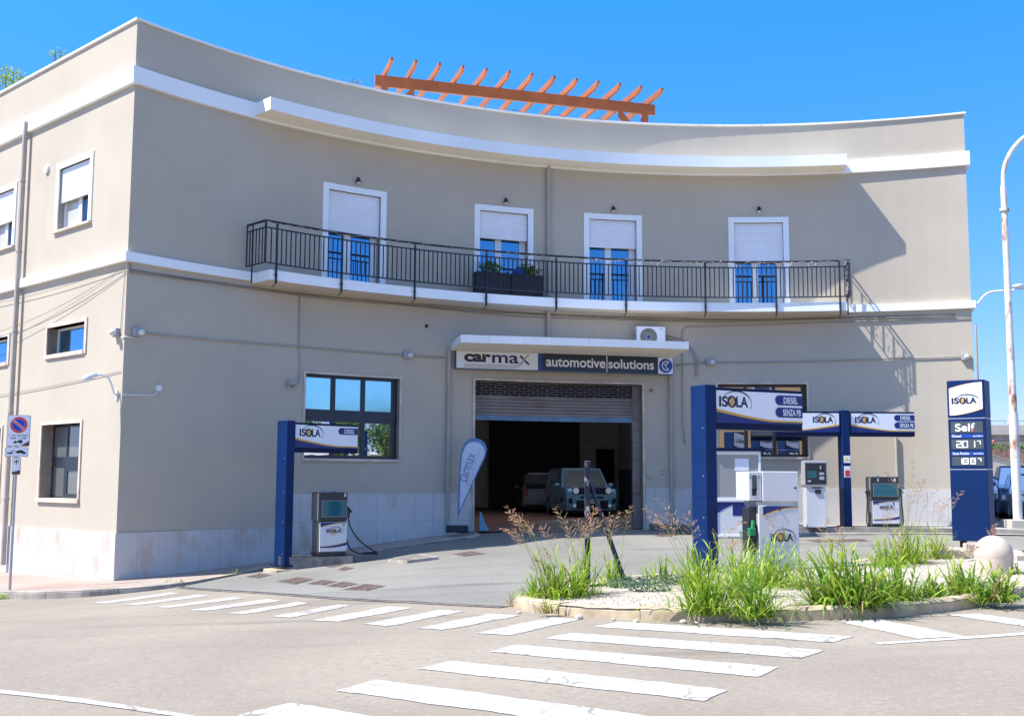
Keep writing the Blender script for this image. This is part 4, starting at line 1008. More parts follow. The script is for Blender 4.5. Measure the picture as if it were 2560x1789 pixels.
# raised forecourt platform on the right of the garage
sR0 = gb+.15
plat = [F(s,1.75,0) for s in np.linspace(sR0+.9,S1+1.6-1.6,22)]
plat2 = [F(sR0,.0,0),F(sR0+.1,.6,0),F(sR0+.4,1.3,0)]+plat
pz = lambda x,y: -1.14
m = MB(); pp=[(p.x,p.y) for p in plat2]+[(F(s,-.2,0).x,F(s,-.2,0).y) for s in np.linspace(S1,sR0,12)]
clip(m, pp, 0, pz); struct(m.build('platform', M['pave_conc']))
def kerb_level(name, line, z, wdt, mat, zlow, side=1):
    m = MB(); L=[Vector((p.x,p.y,0)) for p in line]; n_=len(L)
    for i,p in enumerate(L):
        d=(L[min(i+1,n_-1)]-L[max(i-1,0)]).normalized(); nv=Vector((-d.y,d.x,0))*side
        for (o_,zz) in ((0,zlow),(0,z-.02),(.02,z),(wdt,z),(wdt,zlow)): r=p+nv*o_; m.v.append((r.x,r.y,zz))
    for i in range(n_-1):
        for k in range(4): m.f.append([i*5+k,(i+1)*5+k,(i+1)*5+k+1,i*5+k+1]); m.mi.append(0)
    return struct(m.build(name, mat))
kerb_level('kerb', plat2, -1.132, .14, M['kerb_dark'], -1.6)
low = [F(s,2.15,0) for s in np.linspace(sR0+1.2,S1,22)]
m = MB(); lp=[(p.x,p.y) for p in low]+[(p.x,p.y) for p in [F(s,1.7,0) for s in np.linspace(S1,sR0+1.2,22)]]
clip(m, lp, .05); struct(m.build('gutter', M['pave_conc']))
kerb_level('kerb', low, G(8,27)+.06, .12, M['kerb'], -1.6)
# island: gravel and kerb
def islz(x,y):
    return G(x,y)
m = MB(); ip=[(p.x,p.y) for p in isl]; clip(m, ip, .105)
rn = random.Random(2)
m.v = [(x,y,z+rn.uniform(-.006,.012)) for x,y,z in m.v]
struct(m.build('gravel_bed', M['gravel'], smooth=True))
kerb('kerb', isl+[isl[0]], .125, .17, M['kerb_yellow'], .9, 1)
# loose pebbles
def inside(x,y,P):
    c=False; j=len(P)-1
    for i in range(len(P)):
        if (P[i][1]>y)!=(P[j][1]>y) and x<(P[j][0]-P[i][0])*(y-P[i][1])/(P[j][1]-P[i][1])+P[i][0]: c=not c
        j=i
    return c
m = MB(); rn=random.Random(9); cnt=0
xs=[p[0] for p in ip]; ys=[p[1] for p in ip]
while cnt<9000:
    x,y=rn.uniform(min(xs),min(12,max(xs))),rn.uniform(min(ys),max(ys))
    if not inside(x,y,ip): continue
    r=rn.uniform(.008,.022); z=G(x,y)+.108; a_=rn.random()*6.28
    pts=[(x+r*math.cos(a_+k*2.09),y+r*math.sin(a_+k*2.09),z-.005+rn.uniform(0,.006)) for k in range(3)]+[(x+rn.uniform(-.3,.3)*r,y+rn.uniform(-.3,.3)*r,z+r*.9)]
    m.add(pts,[[0,1,3],[1,2,3],[2,0,3]]); cnt+=1
struct(m.build('gravel_stones', M['pebble']),'stuff'); bpy.context.scene.objects['gravel_stones']['label']='loose white gravel stones covering the planted traffic island'
# a few loose pale stones lying on the road by the island kerb
for k,(px,py,r) in enumerate(((1447,1547,.04),(1297,1533,.025),(1590,1556,.03),(1708,1558,.035),(1740,1560,.025),(1534,1550,.02))):
    p=gp(px,py); m=MB(); m.sph((0,0,r*.5),r*1.2,r*.9,r*.7,7,5); o=m.build('loose_stone',M['pebble']); o.location=p
    tag(o,('largest loose pale stone on the road against the island kerb','small pale stone on the road near the left tip of the island','pale stone at the kerb foot in front of the metal frame','pale stone below the kerb left of the long grass clump','tiny pale stone below the kerb under the long grass clump','tiny pale stone between crossing stripe and island kerb')[k],'stone','loose stones along the island kerb')

# markings
def quadmark(m, pix, h, jit=.010):
    P=[gp(*q) for q in pix]; out=[]; rq=random.Random(int(pix[0][0]))
    for a_,b_ in zip(P,P[1:]+P[:1]):
        n_=max(1,int((b_-a_).length/.07)); d=(b_-a_).normalized(); nv=Vector((-d.y,d.x,0)); ph=rq.uniform(0,6)
        for k in range(n_):
            p=a_.lerp(b_,k/n_)+nv*(rq.uniform(-jit,jit)+.8*jit*math.sin(k*.5+ph)); out.append((p.x,p.y))
    clip(m, out, h)
m = MB()
Z1=[((229,1507),(265,1508),(455,1482),(425,1480)),((308,1511),(339,1512.5),(521,1489),(496,1485.5)),((388,1517),(423,1519),(611.5,1495.6),(580,1492)),((468,1525),(510,1527),(705.6,1501),(666,1497)),((570,1533),(611.5,1535),(778,1506.6),(745,1504)),((678,1541),(725,1544),(882,1512.5),(847,1510.5)),((782,1550),(843,1554),(1035,1519),(965,1516)),((906,1559.5),(968.6,1565.4),(1159,1528),(1102,1524)),((1043,1570),(1108,1575),(1302,1538),(1223,1534)),((1192,1582),(1276,1588),(1447,1548.5),(1376,1543))]
for q in Z1: quadmark(m,q,.005,.016)
struct(m.build('road_marking_crossing', M['paint_faded']))
m = MB()
Z2=[((1488,1567),(2083,1606),(2136,1591),(1543,1554)),((1366,1596),(2005,1645),(2058,1625),(1423,1582)),((1221,1629),(1893,1692),(1946,1668),(1290,1612)),((1047,1672),(1756,1752),(1823,1724),(1125,1652)),((842,1727),(1560,1827),(1640,1792),(937,1699)),((595,1790),(1330,1925),(1420,1875),(725,1756))]
for q in Z2: quadmark(m,q,.005)
struct(m.build('road_marking_crossing', M['paint']))
m = MB(); quadmark(m,((2095,1553),(2209,1550),(2413,1590),(2295,1597)),.005); quadmark(m,((2362,1536),(2444,1534),(2700,1568),(2700,1582),(2560,1565)),.005)
struct(m.build('road_marking_hatching', M['paint']))
m = MB(); quadmark(m,((2181,1607),(2200,1611),(2700,1578),(2700,1571)),.005,.004); struct(m.build('road_marking_line', M['paint']))
m = MB(); quadmark(m,((-300,1698),(0,1733),(210,1758),(427,1789),(520,1803),(540,1800),(440,1782),(215,1748),(0,1724),(-300,1690)),.005,.004); struct(m.build('road_marking_line', M['paint']))
# drain grate across the entrance
m = MB(); L=gr
for i in range(len(L)-1):
    a_,b_=L[i],L[i+1]; n_=max(1,int((b_-a_).length/.045)); d=(b_-a_).normalized(); nv=Vector((-d.y,d.x,0))
    for k in range(n_):
        p=a_.lerp(b_,k/n_); z=G(p.x,p.y)+.012
        T=Matrix.Translation((p.x,p.y,z))@Matrix.Rotation(math.atan2(d.y,d.x),4,'Z'); m.box(0,.022,-.07,.07,-.02,-.004,0,T)
    for o_ in (-.075,.075):
        p=a_+nv*o_; q=b_+nv*o_; m.tube([(p.x,p.y,G(p.x,p.y)+.01),(q.x,q.y,G(q.x,q.y)+.01)],.005,4,mi=0)
struct(m.build('drain_grate', M['rust_cover']))
m = MB(); LL=[(p.x,p.y) for p in L]; nv_=[]
up_=[]; dn_=[]
for i,p in enumerate(L):
    d=(L[min(i+1,len(L)-1)]-L[max(i-1,0)]).normalized(); nv=Vector((-d.y,d.x,0)); up_.append(((p+nv*.07).x,(p+nv*.07).y)); dn_.append(((p-nv*.07).x,(p-nv*.07).y))
clip(m, up_+dn_[::-1], .007); struct(m.build('drain_channel', M['dark']))
# manhole covers
def cover(Q,lab,raised=0.0,ribs=True,n=9,dark=False):
    """cover from its four corners on the ground"""
    P=[gp(*q) for q in Q]; c=sum(P,Vector())/4; t=thing('manhole_cover',lab,'manhole cover',c,0,'manhole covers on the forecourt'); P=[p-c for p in P]
    h=.008+raised; up=Vector((0,0,1))
    def L2(u,v): return (P[0].lerp(P[1],u)).lerp(P[3].lerp(P[2],u),v)
    def slab(m,u0,u1,v0,v1,z0,z1): b=[L2(u0,v0),L2(u1,v0),L2(u1,v1),L2(u0,v1)]; m.add([p+up*z0 for p in b]+[p+up*z1 for p in b],[[3,2,1,0],[4,5,6,7],[0,1,5,4],[1,2,6,5],[2,3,7,6],[3,0,4,7]])
    m=MB(); slab(m,.04,.96,.04,.96,-.03,h-.003); m.build('plate',M['rust_cover'],t)
    m=MB(); slab(m,0,1,0,.04,-.03,h+.002); slab(m,0,1,.96,1,-.03,h+.002); slab(m,0,.04,.04,.96,-.03,h+.002); slab(m,.96,1,.04,.96,-.03,h+.002); m.build('frame',M['rust_cover'] if not raised else M['kerb'],t)
    if ribs:
        m=MB()
        for k in range(n): u=.06+.88*(k+.2)/n; slab(m,u,u+.88*.45/n,.07,.93,h-.003,h+.006)
        m.build('rib',M['rust'],t)
cover(((611,1442),(643,1446),(680,1437),(651,1433)),'small faded manhole cover nearest the left kerb of the forecourt')
cover(((688,1453.7),(737,1461.5),(788,1447.8),(745,1442)),'faded manhole cover left in the cluster before the gas pump',n=12)
cover(((764,1459.6),(807,1463.5),(843,1453.7),(807,1448.6)),'darker ribbed manhole cover in the middle of the cluster before the gas pump',n=10)
cover(((812,1465.4),(851,1469.4),(898,1459.6),(859,1453.7)),'pale flush manhole cover right of the middle of the cluster',n=14)
cover(((851,1475),(918,1477),(965,1465),(914,1459)),'large dark ribbed grate at the right end of the cluster, nearest the drain',n=13)
cover(((800,1414.5),(827,1418.4),(858.5,1413),(827,1409)),'small rusty cover left in the pair at the foot of the gas pump')
cover(((843,1424),(858.5,1427),(886,1419.6),(862,1416.4)),'small rusty cover right in the pair at the foot of the gas pump')
cover(((970,1405),(1018,1408),(1096,1398),(1045,1391)),'big raised rusty cover in a pale concrete frame right of the gas pump',.05,False)
cover(((1127,1385),(1160,1391),(1217,1384),(1180,1377)),'small pale rusty cover in front of the garage')
cover(((1630,1339),(1650,1342),(1712,1336),(1690,1333)),'flat rusty cover at the shadow edge in front of the garage right side')
cover(((2010,1350),(2030,1356),(2180,1353),(2160,1347)),'long reddish cover on the forecourt behind the grass, near the payment terminal',n=22)
# low worn concrete base blocks under the left sign and pump
# ------------------------------------------------------------------ canopy-less fuel signs
def swoosh_panel(t, x0, x1, z0, z1, y, diesel, flip=False, senza=True):
    W_=x1-x0; H=z1-z0
    m=MB(); rect(m,x0,x1,z0,z1,y); m.build('sign_panel',M['sign_white'],t)
    def fz(u): # curve height fraction of the gold line
        if flip: u=1-u
        return .34-.30*math.sin(min(1,u/.85)*PI/2)
    n_=18; lo=[(x0+W_*i/n_, z0) for i in range(n_+1)]; hi=[(x0+W_*i/n_, z0+H*max(.06,fz(i/n_))) for i in range(n_+1)]
    m=MB()
    for i in range(n_): m.prism([lo[i],lo[i+1],hi[i+1],hi[i]],y-.007,y-.004)
    m.build('blue_wave',M['logo_blue'],t)
    m=MB()
    for i in range(n_):
        w0=H*(.085-.04*(i/n_)) ; w1_=H*(.085-.04*((i+1)/n_))
        if flip: w0=H*(.045+.04*(i/n_)); w1_=H*(.045+.04*((i+1)/n_))
        m.prism([hi[i],hi[i+1],(hi[i+1][0],hi[i+1][1]+w1_),(hi[i][0],hi[i][1]+w0)],y-.008,y-.0045)
    m.build('gold_wave',M['gold'],t)
def logo(t, x0, x1, zb, h, y, sub=None):
    W_=x1-x0
    text('IS',x0,x0+W_*.30,zb,zb+h,y-.006,M['logo_navy'],t,.03)
    text('LA',x0+W_*.585,x0+W_*1.0,zb,zb+h,y-.006,M['logo_navy'],t,.03)
    cx_=x0+W_*.44; cz_=zb+h/2
    m=MB(); n_=24
    for k in range(n_):
        a_,b_=2*PI*k/n_,2*PI*(k+1)/n_; r1,r2=h*.56,h*.36
        m.prism([(cx_+r1*.95*math.cos(a_),cz_+r1*math.sin(a_)),(cx_+r1*.95*math.cos(b_),cz_+r1*math.sin(b_)),(cx_+r2*.8*math.cos(b_),cz_+r2*math.sin(b_)),(cx_+r2*.8*math.cos(a_),cz_+r2*math.sin(a_))],y-.007,y-.004)
    m.build('lettering',M['logo_navy'],t)
    m=MB(); isl_=[(-.16,-.42),(-.02,-.50),(.10,-.44),(.18,-.30),(.20,.0),(.24,.25),(.16,.46),(.02,.50),(-.10,.38),(-.20,.30),(-.16,.05),(-.22,-.2)]
    m.prism([(cx_+a_*h*.95,cz_+b_*h*.86) for a_,b_ in isl_],y-.010,y-.0075); m.build('island_mark',M['gold'],t)
    m=MB(); n_=26; P_=[]
    for k in range(n_+1):
        u=k/n_; a_=math.radians(150-175*u); P_.append((x0+W_*.60+W_*.52*math.cos(a_), zb+h*.35+h*1.15*math.sin(a_), h*(.02+.11*math.sin(PI*min(1,u*1.15)*.87))))
    for k in range(n_): m.prism([(P_[k][0],P_[k][1]-P_[k][2]/2),(P_[k+1][0],P_[k+1][1]-P_[k+1][2]/2),(P_[k+1][0],P_[k+1][1]+P_[k+1][2]/2),(P_[k][0],P_[k][1]+P_[k][2]/2)],y-.009,y-.0045)
    m.build('swoosh',M['logo_navy'],t)
    if sub: text(sub,x0+W_*.36,x0+W_*.62,zb-h*.75,zb-h*.15,y-.006,M['gold'],t,.0)
def pill(t, x0, x1, z0, z1, y, txt):
    m=MB(); r=(z1-z0)/2; P=[(x1,z0),(x1,z1)]+[(x0+r+r*math.cos(a_),z0+r+r*math.sin(a_)) for a_ in np.linspace(PI/2,3*PI/2,10)]
    m.prism(P,y-.007,y-.004); m.build('fuel_tab',M['logo_blue'],t)
    h=z1-z0; L=(x1-x0); k=.66 if len(txt)>6 else .52
    text(txt,x0+L*(.93-k) if len(txt)>6 else x0+L*.30,x0+L*.93 if len(txt)>6 else x0+L*.82,z0+h*.17,z0+h*.83,y-.0085,M['sign_white'],t,.018)
PW, PD, SLN, PH = .195, .37, 1.67, .63
def sign_post(t, Hh, zbase=0): 
    m=MB(); m.box(-PW,0,-PD/2,PD/2,zbase,Hh); o=m.build('post',M['blue'],t,bevel=.01)
    m=MB(); m.box(-PW-.002,.002,-PD/2-.002,PD/2+.002,Hh*.42,Hh*.42+.006); m.build('panel_seam',M['blue_dark'],t)
    for zz in (.25,.9,1.5,2.2):
        m=MB(); m.tube([(-PW-.004,-PD*.3,zz),(-PW+.01,-PD*.3,zz)],.012,8); m.build('screw',M['steel'],t)
    m=MB(); m.box(-PW-.05,.05,-PD/2-.05,PD/2+.05,zbase,zbase+.025); m.build('foot_plate',M['blue_dark'],t)
    return o
def arm(t, Hh, x0, x1, tabs, flip=False, lx=.1, yf=-.11, gap=.0):
    m=MB(); m.box(x0,x1,yf,-yf,Hh-PH,Hh-.01); m.build('sign_box',M['blue_dark'],t,bevel=.01)
    board(t,Hh,x0,x1,tabs,flip,lx,yf,gap)
    old=set(o.name for o in t.children); board(t,Hh,x0,x1,None,not flip,lx,yf,gap)
    for o in t.children:
        if o.name not in old:
            for v_ in o.data.vertices: v_.co=(x0+x1-v_.co.x,-v_.co.y,v_.co.z)
def board(t, Hh, x0, x1, tabs, flip, lx, yf, gap):
    e_=.055; a_,b_=x0+e_+gap,x1-.004
    if flip: a_,b_=x0+.004,x1-e_
    z0,z1=Hh-PH+.10,Hh-.055
    swoosh_panel(t,a_,b_,z0,z1,yf-.001,tabs,flip)
    if flip: logo(t,b_-.66,b_-.15,z0+(z1-z0)*.50,.155,yf-.001)
    else: logo(t,a_+lx,a_+lx+.53,z0+(z1-z0)*.49,.160,yf-.001)
    if tabs:
        for k,tx in enumerate(tabs):
            h=.15 if len(tabs)>1 else .14; pill(t,b_-.52,b_,z1-.035-(k+1)*h-k*.035,z1-.035-k*(h+.035),yf-.005,tx)
# left sign
p=gp(722,1404,.12); dL_=23.3; base=Vector((aty(735,1410,dL_).x,dL_,0)); base.z=G(base.x,base.y)+.07
zt=ray(733,1051).z*dL_
dL_=23.4; base=Vector((aty(717,1410,dL_).x,dL_,base.z))
t=thing('fuel_sign','single arm blue fuel sign reading ISOLA and DIESEL beside the gas pump on the left','fuel sign',base,math.radians(45),'blue ISOLA fuel signs')
sign_post(t,zt-base.z); arm(t,zt-base.z-.02,0,SLN,['DIESEL'])
m=MB(); m.box(-.40,.10,-.30,.26,-.35,.09); o=m.build('sign_plinth',M['kerb_yellow'],None,bevel=.015); o.location=base-Vector((0,0,.14)); o.rotation_euler=(0,0,math.radians(40)); tag(o,'low worn concrete block under the left blue sign post','concrete block')
# big sign
dB=16.6; base=Vector((aty(1778,1440,dB).x,dB,0)); base.z=G(base.x,base.y); zt=ray(1776,964).z*dB
t=thing('fuel_sign','large nearest blue fuel sign reading ISOLA, DIESEL and SENZA PB rising from the grass','fuel sign',base,math.radians(26),'blue ISOLA fuel signs')
sign_post(t,zt-base.z,-.1); arm(t,zt-base.z-.015,0,SLN,['DIESEL','SENZA PB'],lx=.05)
# back double sign
dK=28.2; base=Vector((aty(2125,1310,dK).x,dK,0)); base.z=-1.14; zt=ray(2112,1026).z*dK; Hh=zt-base.z
t=thing('fuel_sign','double armed blue fuel sign against the wall with ISOLA boards both sides of its post','fuel sign',base,math.radians(2),'blue ISOLA fuel signs')
sign_post(t,Hh); arm(t,Hh-.02,0,SLN,['DIESEL','SENZA PB'],yf=-.13); arm(t,Hh-.02,-PW-SLN,-PW,None,flip=True,yf=-.13)
m=MB(); rect(m,-PW+.02,-.01,1.58,1.76,-PD/2); m.build('sticker',M['sign_white'],t)
m=MB(); m.prism([(-.16,1.64),(-.03,1.64),(-.095,1.74)],-PD/2-.007,-PD/2-.004); m.build('warning_triangle',M['yellow'],t)
m=MB(); rect(m,-PW+.02,-.01,1.22,1.50,-PD/2); m.build('sticker',M['sign_white'],t)
m=MB(); rect(m,-.15,-.03,1.24,1.40,-PD/2-.004,t=.003); m.build('red_print',M['red'],t)

# ------------------------------------------------------------------ pumps
def pump(base, rz, label, nums, sub, nozzles, hgt=1.30, wd=.62, front=True):
    t=thing('fuel_pump',label,'fuel pump',base,rz,'fuel pumps'); H=hgt; D=.42
    m=MB(); m.box(-wd/2,wd/2,-D/2,D/2,0,.06); m.build('base',M['pump_dark'],t)
    m=MB(); m.box(-wd/2+.01,wd/2-.01,-D/2+.02,D/2-.02,.06,.53*H+.02); m.build('body',M['pump_grey'],t,bevel=.01)
    m=MB(); m.box(-wd/2+.03,wd/2,-D/2-.015,-D/2+.02,.09,.53*H); m.build('front_panel',M['pump_white'],t,bevel=.006)
    x0,x1=-wd/2+.035,wd/2-.005; y=-D/2-.016
    W_=x1-x0; n_=10; m=MB(); m2=MB()
    for (zc,s_) in ((.53*H-.02,-1),(.20,1)):
        pass
    zt_=.53*H-.008
    for i in range(n_):
        u,u1=i/n_,(i+1)/n_; f=lambda u:.085*(1-u)**2
        m.prism([(x0+W_*u,zt_),(x0+W_*u1,zt_),(x0+W_*u1,zt_-f(u1)-.004),(x0+W_*u,zt_-f(u)-.004)],y-.003,y); m2.prism([(x0+W_*u,zt_-f(u)-.004),(x0+W_*u1,zt_-f(u1)-.004),(x0+W_*u1,zt_-f(u1)-.016),(x0+W_*u,zt_-f(u)-.016)],y-.003,y)
        g=lambda u:.19+.075*u*u
        m.prism([(x0+W_*u,g(u)),(x0+W_*u1,g(u1)),(x0+W_*u1,g(u1)-.02-.035*u1),(x0+W_*u,g(u)-.02-.035*u)],y-.003,y); m2.prism([(x0+W_*u,g(u)+.012),(x0+W_*u1,g(u1)+.012),(x0+W_*u1,g(u1)),(x0+W_*u,g(u))],y-.003,y)
    m.build('blue_wave',M['logo_blue'],t); m2.build('gold_wave',M['gold'],t)
    logo(t,-.14,.19,.37*H*.98,.075,y,sub)
    m=MB(); m.box(-wd/2,wd/2,-D/2-.03,D/2,.55*H,H); m.build('pump_head',M['pump_dark'],t,bevel=.015)
    m=MB()
    for a_,b_,c_,d_ in ((-wd/2+.045,wd/2-.015,.86*H,.86*H+.014),(-wd/2+.045,wd/2-.015,.62*H-.014,.62*H),(-wd/2+.045,-wd/2+.06,.62*H,.86*H),(wd/2-.03,wd/2-.015,.62*H,.86*H)): rect(m,a_,b_,c_,d_,-D/2-.03,t=.006)
    m.build('screen_frame',M['pump_beige'],t)
    m=MB(); m.box(-wd/2-.012,-wd/2+.004,-D/2,D/2-.02,.55*H,H-.02); m.build('side_panel',M['pump_grey'],t)
    m=MB(); rect(m,-wd/2+.06,wd/2-.03,.62*H,.86*H,-D/2-.03); m.build('screen',M['screen'],t)
    for dx in (-.14,.10): 
        m=MB(); m.box(dx-.03,dx+.04,-.1,0,H,H+.035); m.build('bracket',M['plastic_grey'],t)
    for (tx,xx,zz,hh) in nums: text(tx,xx-.022*hh/.07,xx+.022*hh/.07,zz,zz+hh,-D/2-.036 if zz>.55*H else y-.006,M['sign_white'] if zz>.55*H else M['logo_navy'],t,.03)
    for side,mat_ in nozzles:
        x=side*(wd/2+.02)
        m=MB(); m.box(x-.02,x+.02,-.20,-.05,.60*H,.72*H); m.build('nozzle_holder',M['pump_dark'],t)
        m=MB(); m.tube([(x+side*.02,-.12,.76*H),(x+side*.06,-.15,.72*H),(x+side*.05,-.14,.64*H)],.028,8); m.tube([(x+side*.06,-.15,.73*H),(x+side*.11,-.17,.68*H)],.018,6); m.build('nozzle',mat_,t,smooth='auto')
        m=MB()
        if sub=='gas' and side>0:
            P_=[(x+.05,-.14,.64*H),(x+.06,-.15,.50*H),(x+.16,-.17,.34*H),(x+.36,-.18,.18*H),(x+.58,-.20,.09),(x+.66,-.24,.03),(x+.60,-.30,.02),(x+.40,-.28,.025),(x+.30,-.22,.03),(x+.42,-.16,.04),(x+.60,-.18,.045),(x+.64,-.26,.05),(x+.5,-.32,.03),(x+.25,-.26,.04),(x+.08,-.16,.14),(x,-.10,.30*H)]
            P_=[tuple(v_) for v_ in cr3(P_,5)]
        else: P_=[tuple(v_) for v_ in cr3([(x+side*.05,-.14,.64*H),(x+side*.07,-.15,.4*H),(x+side*.09,-.15,.15),(x+side*.05,-.15,.03),(x,-.14,.12),(x-side*.01,-.1,.30*H)],5)]
        m.tube(P_,.014,6); m.build('hose',M['rubber'],t,smooth=True)
    return t
def cr3(P,n):
    P=[Vector(p) for p in P]; out=[]
    for i in range(len(P)-1):
        a,b,c,d=P[max(i-1,0)],P[i],P[i+1],P[min(i+2,len(P)-1)]
        for k in range(n):
            t=k/n; out.append(.5*((2*b)+(c-a)*t+(2*a-5*b+4*c-d)*t*t+(3*b-a-3*c+d)*t**3))
    out.append(P[-1]); return out
# pump 5
d5=23.6; b5=Vector((aty(821,1385,d5).x,d5,0)); b5.z=ray(827,1387).z*d5
print('pump5 base z',b5.z,G(b5.x,b5.y)); 
pump(b5,math.radians(30),'gas pump number 5 with a coiled black hose beside the left blue sign',[('5',.25,1.205,.075),('5',.24,.60,.055)],'gas',[(1,M['pump_dark'])])
m=MB(); zz=b5.z; P=[gp(735,1412,.02),gp(882,1396,.02)]
mb=MB(); isl5=[(-1.0,-.27),(.50,-.27),(.55,.5),(-1.0,.5)]
mb.prism(isl5,0,1,0,fn=lambda x,y,z:(x,z,-.5 if y else -.01)); o=mb.build('pump_island',M['kerb_dark']); o.location=b5; o.rotation_euler=(0,0,math.radians(8)); struct(o)
# pump 2/1
d2=28.2; b2=Vector((aty(2208,1300,d2).x,d2,-1.14))
pump(b2,math.radians(-2),'fuel pump numbered 2 and 1 under the right board of the double sign',[('2',-.17,1.13,.07),('1',.24,1.13,.07),('2',-.20,.56,.055),('1',.20,.56,.055)],'gas ',[(-1,M['pump_dark']),(1,M['green'])],hgt=1.24,wd=.68)
# white pump seen from its side/back
d3=17.6; b3=Vector((aty(1925,1435,d3).x,d3,0)); b3.z=G(b3.x,b3.y)-.02
print('white pump z', b3.z, ray(1925,1178).z*d3)
H3=ray(1925,1178).z*d3-b3.z
t=thing('fuel_pump','tall white metal pump cabinet with green nozzle standing behind the grass','fuel pump',b3,math.radians(8),'fuel pumps')
zm=H3-.50; hl,hx,hy=-.42,.37,.30
m=MB(); m.box(-.27,hx,-hy+.01,hy-.02,0,zm-.02); m.build('body',M['pump_white'],t,bevel=.01)
m=MB(); m.box(-.30,hx-.005,-hy+.02,hy-.03,zm-.02,zm+.04); m.build('collar',M['steel'],t)
m=MB(); m.box(-.205,hx,-hy,hy,zm+.04,H3); m.build('head',M['pump_white'],t,bevel=.012)
m=MB(); m.box(hl,-.213,-hy+.015,hy,zm+.05,H3-.004); m.build('side_head',M['pump_white'],t,bevel=.012)
y0_=-hy+.014
m=MB(); rect(m,-.365,-.29,H3-.30,H3-.06,y0_); m.build('display',M['lcd'],t)
m=MB(); rect(m,-.37,-.30,zm+.13,zm+.24,y0_); m.build('card_reader',M['black'],t)
m=MB(); rect(m,-.40,-.385,H3-.11,H3-.06,y0_); rect(m,-.265,-.25,H3-.11,H3-.06,y0_); m.build('green_mark',M['green'],t)
m=MB(); m.disc((hx-.05,H3-.25),.017,-hy-.012,-hy,10); m.build('lock',M['black'],t)
m=MB(); m.box(-.275,-.215,-hy+.06,hy-.05,.02,zm-.03); m.build('side_panel',M['plastic_grey'],t)
n_=14; x0,x1=-.20,hx-.006; m=MB(); m2=MB(); W_=x1-x0; y=-hy+.008
for i in range(n_):
    u,u1=i/n_,(i+1)/n_; f=lambda u:.125*(1-u)**2.2+.012
    m.prism([(x0+W_*u,zm-.03),(x0+W_*u1,zm-.03),(x0+W_*u1,zm-.03-f(u1)),(x0+W_*u,zm-.03-f(u))],y-.003,y)
    m2.prism([(x0+W_*u,zm-.03-f(u)),(x0+W_*u1,zm-.03-f(u1)),(x0+W_*u1,zm-.03-f(u1)-.017),(x0+W_*u,zm-.03-f(u)-.017)],y-.003,y)
m.build('blue_wave',M['logo_blue'],t); m2.build('gold_wave',M['gold'],t)
logo(t,-.09,.27,zm-.56,.12,y)
m=MB(); m.disc((.06,zm-.075),.02,y-.014,y,10); m.build('lock',M['brown_dirt'],t)
m=MB(); m.box(-.40,-.28,-.20,.10,.35,zm-.05); m.build('nozzle_boot',M['pump_dark'],t,bevel=.01)
m=MB(); m.tube([(-.37,-.22,zm-.46),(-.36,-.25,zm-.38),(-.34,-.22,zm-.25)],.03,8); m.box(-.42,-.32,-.29,-.19,zm-.48,zm-.36); m.build('nozzle',M['green'],t,bevel=.01)
m=MB(); m.tube([tuple(v_) for v_ in cr3([(-.37,-.24,zm-.48),(-.40,-.28,.3),(-.46,-.32,.12),(-.54,-.32,.03),(-.48,-.24,.3),(-.34,-.1,.7)],5)],.014,6); m.build('hose',M['rubber'],t,smooth=True)
# payment terminal
dT=28.0; bT=Vector((aty(2037,1308,dT).x,dT,-1.14)); HT_=ray(2037,1152).z*dT-bT.z
print('terminal H',HT_)
t=thing('payment_terminal','white self service payment terminal with dark screen head against the wall','payment terminal',bT,math.radians(-3))
m=MB(); m.box(-.24,.24,-.2,.2,0,HT_-.62); m.build('pedestal',M['pump_white'],t,bevel=.01)
m=MB(); m.box(-.28,.28,-.24,.22,HT_-.60,HT_); m.build('head',M['plastic_grey'],t,bevel=.015)
m=MB(); rect(m,-.25,.25,HT_-.57,HT_-.05,-.241); m.build('face_plate',M['pump_dark'],t)
m=MB(); rect(m,-.21,.02,HT_-.42,HT_-.24,-.246); m.build('screen',M['screen'],t)
m=MB(); rect(m,.09,.20,HT_-.34,HT_-.28,-.246,t=.02); rect(m,.09,.2,HT_-.46,HT_-.38,-.246,t=.02); rect(m,-.20,-.12,HT_-.52,HT_-.47,-.246,t=.01); m.build('card_slot',M['plastic_grey'],t)
m=MB(); m.tube([(.12,-.26,HT_-.2),(.12,-.26,HT_-.12)],.015,6); m.build('bracket',M['plastic_grey'],t)
m=MB(); m.box(-.02,.12,-.23,-.2,HT_-.80,HT_-.70); m.box(-.1,.16,-.21,-.2,HT_-.67,HT_-.64); m.build('receipt_slot',M['pump_dark'],t,bevel=.004)
m=MB()
for k in range(7): m.box(-.25+k*.075,-.21+k*.075,-.2,.1,HT_,HT_+.02)
m.build('bird_spikes',M['steel'],t)
# glazed booth / cabinet
dG=27.0; bG=Vector((aty(1836,1318,dG).x,dG,0)); bG.z=G(bG.x,bG.y)+.02; HG=ray(1836,1120).z*dG-bG.z
print('booth H',HG)
t=thing('glazed_booth','small white framed glass booth with a blue roof behind the nearest blue sign','booth',bG,0)
bw=.56
m=MB(); m.box(-bw-.04,bw+.10,-.5,.5,HG-.08,HG); m.build('roof',M['blue_dark'],t,bevel=.01)
m=MB()
for x in (-bw,bw-.05):
    for yy in (-.45,.40): m.box(x,x+.05,yy,yy+.05,0,HG-.08)
m.box(-bw+.05,bw-.05,-.45,-.40,HG-.16,HG-.08); m.box(-bw+.05,bw-.05,-.45,-.40,HG*.40,HG*.44); m.box(-bw+.05,bw-.05,-.45,-.40,0,.06); m.build('frame',M['pvc'],t,bevel=.004)
m=MB(); rect(m,-bw+.05,bw-.05,HG*.44,HG-.16,-.42); m.build('pane',M['glass_booth'],t)
